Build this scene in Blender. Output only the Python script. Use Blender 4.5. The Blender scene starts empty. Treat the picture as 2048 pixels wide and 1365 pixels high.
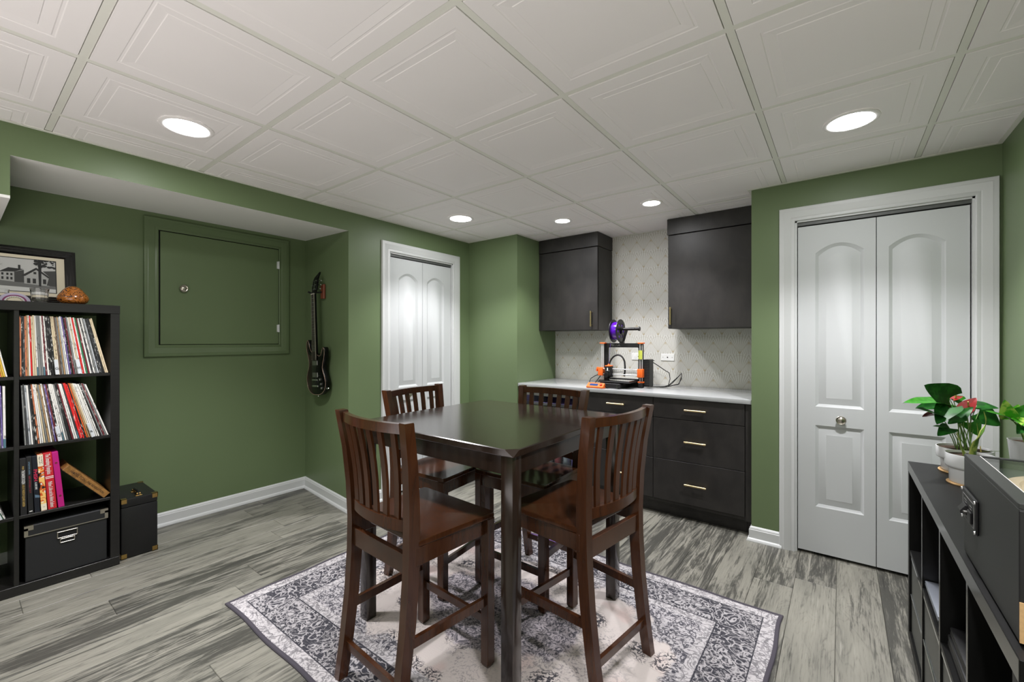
import bpy, bmesh, math, random
from mathutils import Vector, Matrix
from mathutils.geometry import tessellate_polygon
random.seed(7)
SC = bpy.context.scene
COL = SC.collection
R = math.radians
PI = math.pi

# ------------------------------------------------------------------ camera, world, lamps, exposure
CEIL = 2.291
cam_d = bpy.data.cameras.new('camera'); cam = bpy.data.objects.new('camera', cam_d); COL.objects.link(cam)
cam_d.sensor_width = 36; cam_d.lens = 36 * 862 / 2048; cam_d.clip_start = 0.02
cam.location = (0, 0, 1.303); cam.rotation_euler = (R(90), 0, R(37.35))
SC.camera = cam
w = bpy.data.worlds.new('world'); SC.world = w; w.use_nodes = True
w.node_tree.nodes['Background'].inputs[0].default_value = (0.8, 0.9, 1, 1)
w.node_tree.nodes['Background'].inputs[1].default_value = 0.02
SC.view_settings.view_transform = 'Standard'; SC.view_settings.look = 'None'
SC.view_settings.gamma = 1; SC.view_settings.use_curve_mapping = False
SC.view_settings.exposure = 0.70

BEAM, GLOW, EMIT = 84.0, 2.5, 26.0          # watts of a downlight's beam and of its wide lens glow, lens brightness
LAMP_COL = (0.985, .965, 1.0)
# (x, y, lens radius, share of full power): five in view, the rest of the same grid behind and above the camera
LAMPS = [(-2.400, .671, .0825, 1.45), (.035, 2.457, .0825, 1), (-2.433, 2.507, .0825, .8), (-1.815, 3.06, .055, .62), (-1.076, 3.053, .055, .62),
         (.02, .62, .0825, 1), (-2.40, -1.2, .0825, 1.3), (.02, -1.2, .0825, 1)]
for i, (lx, ly, lr, pw) in enumerate(LAMPS):
    d = bpy.data.lights.new('downlight_beam', 'SPOT'); d.energy = BEAM * pw; d.color = LAMP_COL
    d.spot_size = R(112); d.spot_blend = .62; d.shadow_soft_size = lr * .8
    o = bpy.data.objects.new('downlight_beam', d); COL.objects.link(o); o.location = (lx, ly, CEIL - .016)
    d = bpy.data.lights.new('downlight_glow', 'AREA'); d.shape = 'DISK'; d.size = lr * 2; d.energy = GLOW * pw; d.color = LAMP_COL
    o = bpy.data.objects.new('downlight_glow', d); COL.objects.link(o); o.location = (lx, ly, CEIL - .015)

# added fill panel behind the camera, in place of a bounced flash, brightens the ceiling
d = bpy.data.lights.new('ceiling_fill', 'AREA'); d.shape = 'RECTANGLE'; d.size = 3.2; d.size_y = 2.2; d.energy = 40; d.color = (1.0, .925, .925)
o = bpy.data.objects.new('ceiling_fill', d); COL.objects.link(o); o.location = (-.75, -1.1, .55); o.rotation_euler = (R(180), 0, 0)

# ------------------------------------------------------------------ materials
def lin(c):
    return tuple((v / 255 / 12.92 if v / 255 <= .04045 else ((v / 255 + .055) / 1.055) ** 2.4) for v in c)
class NT:
    def __init__(s, name):
        s.m = bpy.data.materials.new(name); s.m.use_nodes = True
        s.t = s.m.node_tree; s.b = s.t.nodes['Principled BSDF']
    def n(s, typ, ins=None, **props):
        q = s.t.nodes.new(typ)
        for k, v in props.items(): setattr(q, k, v)
        for k, v in (ins or {}).items(): s.put(q.inputs[k], v)
        return q
    def put(s, sock, v):
        if isinstance(v, bpy.types.NodeSocket): s.t.links.new(v, sock)
        elif isinstance(v, (tuple, list)) and len(v) == 3 and sock.type == 'RGBA': sock.default_value = (*v, 1)
        else: sock.default_value = v
    def ma(s, op, a, b=None, c=None, clamp=False):
        q = s.n('ShaderNodeMath', operation=op, use_clamp=clamp); s.put(q.inputs[0], a)
        if b is not None: s.put(q.inputs[1], b)
        if c is not None: s.put(q.inputs[2], c)
        return q.outputs[0]
    def mix(s, f, a, b):
        q = s.n('ShaderNodeMix', data_type='RGBA'); s.put(q.inputs[0], f); s.put(q.inputs[6], a); s.put(q.inputs[7], b)
        return q.outputs[2]
    def step(s, v, lo, hi):
        q = s.n('ShaderNodeMapRange', {0: v, 1: lo, 2: hi, 3: 0., 4: 1.}, interpolation_type='SMOOTHSTEP')
        return q.outputs[0]
    def obj(s): return s.n('ShaderNodeTexCoord').outputs['Object']
    def scale(s, vec, sc, off=None):
        q = s.n('ShaderNodeMapping', {'Vector': vec, 'Scale': sc})
        if off is not None: s.put(q.inputs['Location'], off)
        return q.outputs[0]
    def noise(s, vec, sc, det=3, rough=.5, dist=0.):
        q = s.n('ShaderNodeTexNoise', {'Vector': vec, 'Scale': sc, 'Detail': det, 'Roughness': rough, 'Distortion': dist})
        return q.outputs['Fac']
    def vor(s, vec, sc, feat='F1'):
        q = s.n('ShaderNodeTexVoronoi', {'Vector': vec, 'Scale': sc}, feature=feat)
        return q.outputs['Distance']
    def xyz(s, vec):
        q = s.n('ShaderNodeSeparateXYZ', {0: vec}); return q.outputs
    def bump(s, h, st, dist=.002):
        q = s.n('ShaderNodeBump', {'Height': h, 'Strength': st, 'Distance': dist}); s.put(s.b.inputs['Normal'], q.outputs[0])
    def col(s, c): s.put(s.b.inputs['Base Color'], c)
    def set(s, rough=.5, metal=0., spec=.5, coat=0., crough=.1):
        b = s.b.inputs
        s.put(b['Roughness'], rough); b['Metallic'].default_value = metal; b['Specular IOR Level'].default_value = spec
        b['Coat Weight'].default_value = coat; b['Coat Roughness'].default_value = crough
        return s
def pm(name, c, rough=.5, metal=0., spec=.5, coat=0., var=0., vs=6., bump=0., bs=200.):
    """plain painted / moulded surface with a little tone variation and fine relief"""
    t = NT(name); c = lin(c); t.set(rough, metal, spec, coat)
    if var: 
        f = t.noise(t.obj(), vs, 4)
        t.col(t.mix(f, tuple(v * (1 - var) for v in c), tuple(min(1, v * (1 + var)) for v in c)))
    else: t.col(c)
    if bump: t.bump(t.noise(t.obj(), bs, 2), bump, .0006)
    return t.m
GREEN = pm('green_wall_paint', (102, 119, 84), .45, var=.03, vs=3, bump=.12, bs=350, spec=.4)
GREENTRIM = pm('green_semigloss_trim', (98, 115, 81), .36, var=.02)
WHITE = pm('white_semigloss_paint', (204, 206, 205), .42, var=.015, vs=4)
WHITEFLAT = pm('white_flat_paint', (234, 234, 230), .7, bump=.1, bs=300)
TILEW = pm('white_ceiling_tile_vinyl', (240, 236, 235), .62, var=.02, vs=2, bump=.05, bs=250)
TBAR = pm('white_ceiling_grid_metal', (226, 226, 217), .5)
BLACKGAP = pm('black_gap_shade', (8, 8, 8), .9)  # black colour standing in for shade in gaps, holes and closets
DOORW = pm('white_door_skin', (196, 199, 199), .58, bump=.1, bs=60)
NICKEL = pm('brushed_nickel', (190, 184, 172), .28, 1.)
CHROME = pm('polished_steel', (215, 217, 220), .15, 1.)
RODS = pm('bright_steel_rod', (212, 212, 212), .35, .35)
BRASS = pm('aged_brass', (190, 158, 96), .3, 1.)
GOLD = pm('champagne_gold_metal', (206, 184, 140), .28, 1., bump=.3, bs=900)
BLACKPL = pm('black_plastic', (18, 18, 19), .42, var=.1)
BLACKGL = pm('black_gloss_lacquer', (9, 9, 10), .12, coat=.6)
BLACKGT = pm('black_guitar_lacquer', (6, 6, 7), .22, spec=.3, coat=.12)
BLACKMET = pm('black_powder_coat', (20, 20, 21), .5, bump=.2, bs=700)
ORANGE = pm('orange_printed_plastic', (240, 106, 30), .45, bump=.25, bs=500)
LEATH = pm('black_leatherette', (17, 17, 18), .45, bump=.5, bs=420)
BOARD = pm('black_card_board', (25, 26, 28), .62, bump=.3, bs=500)
CREAM = pm('cream_paper', (226, 216, 192), .8, var=.05)
POTW = pm('white_glazed_ceramic', (224, 226, 226), .22, coat=.3)
CORK = pm('cork', (204, 166, 116), .85, var=.25, vs=120, bump=.5, bs=200)
SOIL = pm('potting_soil', (58, 42, 30), .95, var=.6, vs=160, bump=1., bs=120)
STEMM = pm('green_plant_stem', (104, 140, 62), .5, var=.2)
REDSP = pm('red_waxy_spathe', (140, 14, 11), .34, coat=.1, var=.3, vs=40, bump=.4, bs=45)
DARKRED = pm('dark_red_young_leaf', (96, 28, 34), .3, coat=.3, var=.2, vs=40)
YEL = pm('pale_yellow_spadix', (214, 196, 110), .6)
TAPE = pm('yellow_green_label', (196, 204, 84), .5, var=.2, vs=150)
CABLE = pm('black_rubber_cable', (14, 14, 15), .45)
STEELF = pm('brushed_stainless', (150, 150, 146), .36, 1., bump=.1, bs=300)
QUARTZ = pm('white_quartz_counter', (166, 168, 168), .12, var=.05, vs=9)
PLATE = pm('white_outlet_plastic', (232, 232, 228), .35)
LETTERW = pm('white_lettering', (232, 232, 228), .6)
LETTERK = pm('black_lettering', (22, 22, 22), .6)
LETTERG = pm('gold_lettering', (190, 160, 90), .45)
LETTERR = pm('pink_red_lettering', (226, 40, 84), .5)
LETTERM = pm('maroon_lettering', (110, 34, 44), .5)
LETTERT = pm('slate_blue_lettering', (86, 110, 128), .5)
LETTERB = pm('brown_stamped_lettering', (58, 38, 20), .6)
BINDING = pm('charcoal_rug_binding', (66, 62, 70), .9, bump=.6, bs=600)
GREYLAP = pm('silver_laptop_lid', (150, 155, 164), .35, .6)
INSERT = pm('dark_olive_grey_insert', (74, 76, 72), .4, var=.06)
SAND = pm('pale_sand', (226, 200, 166), .9, var=.05, vs=60, bump=.5, bs=500)
TERRA = pm('reddish_wood_block', (122, 64, 44), .5, var=.15, vs=30)

def wood(name, c1, c2, rough, coat=0., sc=(30, 30, 3), spec=.5, wear=True):
    t = NT(name); t.set(rough, 0, spec, coat, .12)
    v = t.scale(t.obj(), sc); f = t.noise(v, 1.6, 5, .6, .6)
    t.col(t.mix(t.step(f, .3, .72), lin(c1), lin(c2)))
    t.bump(t.noise(t.obj(), 160, 2), .08, .0006)
    return t.m
CHAIRW = wood('espresso_brown_stained_wood', (58, 31, 15), (74, 41, 21), .25, .25)
TABLEW = wood('dark_espresso_table_wood', (34, 25, 19), (44, 33, 26), .19, .3)
CABW = wood('charcoal_stained_cabinet_wood', (32, 30, 29), (46, 43, 41), .46, .0, (5, 5, 3))
SHELFW = wood('black_brown_shelf_foil', (20, 19, 19), (28, 27, 26), .38, .1, (8, 8, 60))
CONSW = wood('black_brown_console_foil', (11, 11, 11), (16, 16, 15), .42, .0, (60, 4, 8), .25)
CONSE = wood('shiny_console_edge_band', (30, 30, 29), (44, 43, 41), .25, .3, (90, 4, 90), .6)
BOXW = pm('satin_dark_grey_laminate', (40, 42, 40), .45, var=.04, vs=4)
ROSEW = wood('rosewood_fingerboard', (34, 22, 16), (52, 36, 26), .5)

def mk_floor():
    t = NT('grey_weathered_vinyl_plank'); t.set(.42, 0, .45)
    rnd = t.n('ShaderNodeObjectInfo').outputs['Random']
    off = t.n('ShaderNodeCombineXYZ', {0: t.ma('MULTIPLY', rnd, 37.), 1: t.ma('MULTIPLY', rnd, 91.), 2: 0.}).outputs[0]
    o = t.n('ShaderNodeVectorMath', {0: t.obj(), 1: off}, operation='ADD').outputs[0]
    a = t.noise(t.scale(o, (15, 1.7, 1)), 1.1, 8, .70, 1.1)
    ring = t.ma('FRACT', t.ma('MULTIPLY', t.noise(t.scale(o, (7, 1.6, 1)), 1., 2, .5, .6), 17.))
    ring = t.step(t.ma('ABSOLUTE', t.ma('SUBTRACT', ring, .5)), .34, .5)
    fine = t.noise(t.scale(o, (150, 6, 1)), 1., 5, .7)
    dark = t.step(t.ma('ADD', t.ma('ADD', a, t.ma('MULTIPLY', t.ma('SUBTRACT', rnd, .5), .17)), t.ma('MULTIPLY', t.ma('SUBTRACT', fine, .5), .40)), .45, .62)
    c = t.mix(t.noise(t.scale(o, (6, 1, 1)), 2.2, 4), lin((99, 99, 91)), lin((154, 151, 139)))
    c = t.mix(t.ma('MULTIPLY', dark, .84), c, lin((46, 46, 43)))
    ringm = t.ma('MULTIPLY', t.ma('MULTIPLY', ring, t.step(fine, .38, .56)), t.step(t.noise(t.scale(o, (4, 1.6, 1)), 1.3, 2), .38, .56))
    c = t.mix(t.ma('MULTIPLY', ringm, .34), c, lin((70, 69, 65)))
    c = t.mix(t.ma('MULTIPLY', t.step(fine, .46, .74), .5), c, lin((80, 79, 73)))
    streak = t.step(t.noise(t.scale(o, (46, 1.8, 1)), 1., 4, .62, .4), .60, .70)
    c = t.mix(t.ma('MULTIPLY', streak, .72), c, lin((44, 44, 41)))
    pale = t.step(t.noise(t.scale(o, (60, 2.2, 1)), 1., 3, .6, .3), .60, .70)
    c = t.mix(t.ma('MULTIPLY', pale, .35), c, lin((182, 179, 168)))
    t.col(c); t.bump(t.ma('ADD', fine, t.ma('MULTIPLY', ring, .4)), .22, .0012)
    return t.m
FLOORM = mk_floor()

def mk_wallpaper():
    t = NT('art_deco_fan_wallpaper'); t.set(.5, 0, .4)
    s = t.xyz(t.obj()); W, H = .131, .1545
    u = t.ma('ADD', t.ma('DIVIDE', s[0], W), 20.936); v = t.ma('ADD', t.ma('DIVIDE', s[2], H), -12.77)
    du = t.ma('ABSOLUTE', t.ma('SUBTRACT', t.ma('FRACT', t.ma('ADD', u, .5)), .5))       # 0 on a fan's foot, .5 on a peak
    vf = t.ma('FRACT', v); PK = .62
    inV = t.ma('GREATER_THAN', t.ma('SUBTRACT', vf, t.ma('MULTIPLY', du, PK / .5)), 0.)
    rv = t.ma('DIVIDE', du, t.ma('MAXIMUM', vf, .02))
    lv = t.ma('PINGPONG', t.ma('MULTIPLY', rv, 5.6), .5)
    below = t.ma('MAXIMUM', t.ma('SUBTRACT', PK + .25, vf), .02)
    rp = t.ma('DIVIDE', t.ma('SUBTRACT', .5, du), below)
    lp = t.ma('PINGPONG', t.ma('MULTIPLY', rp, 7.5), .5)
    wv = t.ma('DIVIDE', .035, t.ma('MAXIMUM', vf, .12))
    lineV = t.ma('SUBTRACT', 1., t.step(t.ma('ABSOLUTE', lv), .05, t.ma('ADD', .11, wv)))
    lineP = t.ma('SUBTRACT', 1., t.step(lp, .04, .15))
    line = t.ma('ADD', t.ma('MULTIPLY', inV, lineV), t.ma('MULTIPLY', t.ma('SUBTRACT', 1., inV), lineP))
    edge = t.ma('SUBTRACT', 1., t.step(t.ma('ABSOLUTE', t.ma('SUBTRACT', vf, t.ma('MULTIPLY', du, PK / .5))), .0, .03))
    edge = t.ma('MULTIPLY', edge, t.ma('LESS_THAN', vf, PK + .03))
    arc = t.ma('SUBTRACT', .92, t.ma('MULTIPLY', t.ma('MULTIPLY', du, du), .9))
    arcl = t.ma('SUBTRACT', 1., t.step(t.ma('ABSOLUTE', t.ma('SUBTRACT', vf, arc)), .0, .02))
    gold = t.ma('MULTIPLY', t.ma('SUBTRACT', 1., inV), t.step(vf, PK - .20, PK - .02))
    foot = t.ma('MULTIPLY', inV, t.ma('MULTIPLY', t.ma('SUBTRACT', 1., t.step(vf, .03, .16)), t.ma('LESS_THAN', du, .07)))
    base = lin((212, 211, 205)); c = t.mix(t.ma('MULTIPLY', line, .66), base, lin((148, 141, 118)))
    c = t.mix(t.ma('MULTIPLY', arcl, .4), c, lin((160, 152, 128)))
    c = t.mix(t.ma('MULTIPLY', edge, .42), c, lin((164, 148, 104)))
    c = t.mix(t.ma('MULTIPLY', t.ma('ADD', gold, foot), .7), c, lin((172, 150, 96)))
    t.col(c)
    return t.m
PAPER = mk_wallpaper()

def mk_rug():
    t = NT('faded_oriental_rug_pile'); t.set(.95, 0, .1)
    o = t.obj(); s = t.xyz(o)
    ax = t.ma('ABSOLUTE', s[0]); ay = t.ma('ABSOLUTE', s[1])
    d = t.ma('MINIMUM', t.ma('SUBTRACT', 1.099, ax), t.ma('SUBTRACT', .778, ay))
    sym = t.n('ShaderNodeCombineXYZ', {0: ax, 1: ay, 2: 0.}).outputs[0]
    nz = t.n('ShaderNodeTexNoise', {'Vector': sym, 'Scale': 9., 'Detail': 2}).outputs['Color']
    warp = t.n('ShaderNodeVectorMath', {0: sym, 1: t.n('ShaderNodeVectorMath', {0: nz, 'Scale': .09}, operation='SCALE').outputs[0]}, operation='ADD').outputs[0]
    scroll = t.noise(warp, 27, 2, .45)
    lines = t.ma('SUBTRACT', 1., t.step(t.ma('ABSOLUTE', t.ma('SUBTRACT', scroll, .5)), .010, .042))
    fl = t.vor(warp, 15); rings = t.ma('SUBTRACT', 1., t.step(t.ma('ABSOLUTE', t.ma('SUBTRACT', t.ma('FRACT', t.ma('MULTIPLY', fl, 3.2)), .5)), .08, .24))
    flower = t.ma('MULTIPLY', rings, t.ma('LESS_THAN', fl, .46))
    small = t.step(t.noise(warp, 84, 3, .65), .51, .57)
    grain = t.noise(t.scale(o, (18, 240, 1)), 1., 3, .7)
    leafy = t.ma('MAXIMUM', lines, flower)
    LIGHT, DARK, CR = lin((186, 182, 183)), lin((54, 54, 61)), lin((202, 193, 188))
    wearn = t.noise(o, 3.2, 3)
    # bands by distance from the edge
    band_l = t.mix(t.ma('MULTIPLY', t.ma('MAXIMUM', t.ma('MULTIPLY', leafy, .8), t.ma('MULTIPLY', small, .55)), .85), LIGHT, DARK)
    band_d = t.mix(t.ma('MAXIMUM', t.ma('MULTIPLY', leafy, .78), t.ma('MULTIPLY', t.ma('MULTIPLY', small, .75), t.step(wearn, .40, .6))), DARK, LIGHT)
    fieldp = t.mix(t.ma('MAXIMUM', t.ma('MULTIPLY', small, .85), leafy), lin((178, 174, 176)), lin((66, 66, 74)))
    rr = t.ma('SQRT', t.ma('ADD', t.ma('POWER', t.ma('DIVIDE', ax, .76), 2.), t.ma('POWER', t.ma('DIVIDE', ay, .50), 2.)))
    rr = t.ma('ADD', rr, t.ma('MULTIPLY', t.ma('SUBTRACT', t.noise(warp, 6, 3), .5), .55))
    med = t.mix(t.ma('MAXIMUM', t.ma('MULTIPLY', small, .9), t.ma('MULTIPLY', leafy, .6)), lin((176, 168, 172)), lin((56, 57, 66)))
    pink = t.step(t.noise(o, 4.5, 2), .54, .68)
    cream = t.mix(t.ma('MULTIPLY', pink, .5), CR, lin((206, 178, 172)))
    cream = t.mix(t.ma('MULTIPLY', t.ma('MULTIPLY', small, .6), t.step(wearn, .40, .58)), cream, lin((120, 116, 120)))
    sprig = t.ma('MULTIPLY', t.ma('MAXIMUM', t.ma('MULTIPLY', small, .9), lines), t.step(t.vor(warp, 4.2), .36, .24))
    cream = t.mix(sprig, cream, DARK)
    inner = t.mix(t.step(rr, .50, .56), med, cream)
    c = t.mix(t.step(rr, .98, 1.03), inner, fieldp)
    def over(c, col, lo): return t.mix(t.ma('LESS_THAN', d, lo), c, col)
    c = over(c, band_l, .285); c = over(c, DARK, .241); c = over(c, band_d, .235); c = over(c, DARK, .075); c = over(c, band_l, .070)
    c = t.mix(t.ma('MULTIPLY', t.step(grain, .45, .8), .28), c, lin((198, 194, 194)))
    t.col(c); t.bump(t.ma('ADD', grain, t.noise(o, 320, 2)), .5, .0015)
    return t.m
RUG = mk_rug()

def glass(name, tint=(1, 1, 1), rough=0.):
    t = NT(name); t.col(tint); t.set(rough, 0, .5)
    t.b.inputs['Transmission Weight'].default_value = 1; t.b.inputs['IOR'].default_value = 1.45
    return t.m
GLASS = glass('clear_glass')
def thin_glass(name):
    t = NT(name); out = t.t.nodes['Material Output']
    g = t.n('ShaderNodeBsdfGlossy', {'Color': (1, 1, 1), 'Roughness': .02}); tr = t.n('ShaderNodeBsdfTransparent', {'Color': (.93, .94, .95)})
    bf = t.n('ShaderNodeNewGeometry').outputs['Backfacing']; lw = t.n('ShaderNodeFresnel', {'IOR': t.ma('SUBTRACT', 1.35, t.ma('MULTIPLY', bf, 1.35 - 1 / 1.35))}); m = t.n('ShaderNodeMixShader', {0: lw.outputs[0], 1: tr.outputs[0], 2: g.outputs[0]})
    t.t.links.new(m.outputs[0], out.inputs[0]); return t.m
PANE = thin_glass('clear_window_pane')
def emit(name, c, st):
    t = NT(name); t.col((0, 0, 0)); t.b.inputs['Emission Color'].default_value = (*c, 1); t.b.inputs['Emission Strength'].default_value = st; return t.m
LENS = emit('lit_led_lens', (.97, 1, .985), EMIT)
LEDP = emit('purple_led_strip', (.30, .16, 1.), 9.)
def mk_lcd():
    t = NT('blue_lcd_screen'); t.col(lin((40, 56, 96))); t.set(.15); t.b.inputs['Emission Color'].default_value = (.08, .16, .4, 1)
    t.b.inputs['Emission Strength'].default_value = .25; return t.m
LCD = mk_lcd()
FIL = pm('purple_filament', (82, 20, 168), .16, coat=.6, var=.1, vs=40)
def mk_leaf(name, a, b, vein, rough=.42):
    t = NT(name); t.set(rough, 0, .22, 0)
    f = t.noise(t.obj(), 45, 3); t.col(t.mix(t.step(f, .42, .62), lin(a), lin(b))); t.bump(t.noise(t.obj(), 70, 2), .2, .001); return t.m
LEAFD = mk_leaf('deep_green_leaf', (20, 72, 22), (34, 98, 30), 0)
LEAFM = mk_leaf('mid_green_leaf', (46, 122, 30), (66, 142, 42), 0)
LEAFL = mk_leaf('lime_variegated_leaf', (70, 158, 34), (176, 206, 92), 0)
LEAFS = mk_leaf('mottled_snake_leaf', (84, 122, 48), (168, 186, 92), 0, .4)
LEAFE = pm('yellow_leaf_margin', (196, 204, 112), .4)
def mk_gourd():
    t = NT('burnt_carved_gourd'); t.set(.2, 0, .5, .6)
    o = t.obj(); n = t.noise(t.scale(o, (1, 1, 1.3)), 24, 1, .4, 2.2)
    l = t.ma('SUBTRACT', 1., t.step(t.ma('ABSOLUTE', t.ma('SUBTRACT', t.ma('FRACT', t.ma('MULTIPLY', n, 5.)), .5)), .10, .2))
    c = t.mix(t.noise(o, 40, 2), lin((168, 92, 30)), lin((200, 128, 58)))
    t.col(t.mix(t.ma('MULTIPLY', l, .92), c, lin((40, 20, 8)))); return t.m
GOURD = mk_gourd()
def mk_abalone():
    t = NT('striped_metal_binding'); t.set(.3, .4); t.col(t.mix(t.noise(t.obj(), 120, 3), lin((150, 96, 70)), lin((206, 190, 170)))); return t.m
ABAL = mk_abalone()
PEARL = pm('bright_nickel_hardware', (216, 208, 190), .22, 1.)
def spine(name, a, b, amt=.5, sc=90, rough=.45):
    t = NT(name); t.set(rough)
    o = t.obj(); rn = t.n('ShaderNodeObjectInfo').outputs['Random']; o = t.scale(o, (1, 1, 1), t.n('ShaderNodeCombineXYZ', {0: 0., 1: t.ma('MULTIPLY', rn, 7.), 2: t.ma('MULTIPLY', rn, 53.)}).outputs[0])
    n = t.noise(t.scale(o, (.2, 1.6, .5)), sc, 3, .7)
    big = t.noise(t.scale(o, (.2, .4, 1)), 9, 2)
    f = t.ma('MULTIPLY', t.step(n, .54, .60), t.step(big, .44, .56)); t.col(t.mix(t.ma('MULTIPLY', f, amt), lin(a), lin(b))); return t.m
SP = {'white': spine('spine_white', (222, 220, 214), (70, 70, 70), .8), 'cream': spine('spine_cream', (206, 190, 158), (70, 50, 40), .8),
      'black': spine('spine_black', (26, 26, 27), (214, 214, 208), .95), 'grey': spine('spine_grey', (120, 122, 120), (40, 42, 44), .8),
      'charcoal': spine('spine_charcoal', (52, 54, 56), (170, 170, 166), .8), 'red': spine('spine_red', (206, 30, 30), (236, 220, 214), .7),
      'maroon': spine('spine_maroon', (104, 36, 44), (210, 190, 180), .7), 'purple': spine('spine_purple', (98, 84, 140), (220, 214, 230), .7),
      'brown': spine('spine_brown', (96, 78, 66), (196, 180, 160), .7), 'tan': spine('spine_tan', (168, 138, 100), (60, 44, 34), .8),
      'orange': spine('spine_orange', (216, 100, 44), (60, 40, 30), .7), 'yellow': spine('spine_yellow', (214, 178, 66), (120, 60, 20), .6),
      'green': spine('spine_green', (40, 120, 76), (210, 220, 210), .5), 'silver': spine('spine_silver', (176, 180, 182), (60, 70, 80), .8),
      'patterned': spine('spine_patterned', (196, 120, 84), (40, 30, 30), 1., 60)}
TEAL = pm('teal_paper_sticker', (70, 108, 122), .6)
BLUEGREY = pm('pale_tab_plastic', (200, 204, 208), .5)
MAG = pm('magenta_cloth_board', (176, 14, 116), .55, bump=.2, bs=500)
REDBOOK = pm('red_box_set_card', (186, 30, 40), .5)
BRONZE = wood('bronze_foil_board', (112, 78, 38), (158, 114, 60), .4, 0., (20, 20, 20))
def mk_collage():
    t = NT('collage_print'); t.set(.4); o = t.obj(); a = t.noise(o, 34, 2, .5, .8)
    c = t.mix(t.step(a, .40, .46), lin((30, 28, 30)), lin((210, 96, 36))); c = t.mix(t.step(a, .54, .57), c, lin((236, 190, 110)))
    c = t.mix(t.step(t.noise(o, 70, 2), .60, .64), c, lin((232, 232, 226))); t.col(c); return t.m
COLLAGE = mk_collage()
CANS = {'purple': pm('purple_can', (120, 110, 190), .3, .5), 'silver': pm('silver_can', (170, 184, 190), .3, .7), 'red': pm('red_can', (150, 60, 70), .35, .4),
        'teal': pm('teal_can', (90, 130, 130), .3, .5)}

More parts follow.
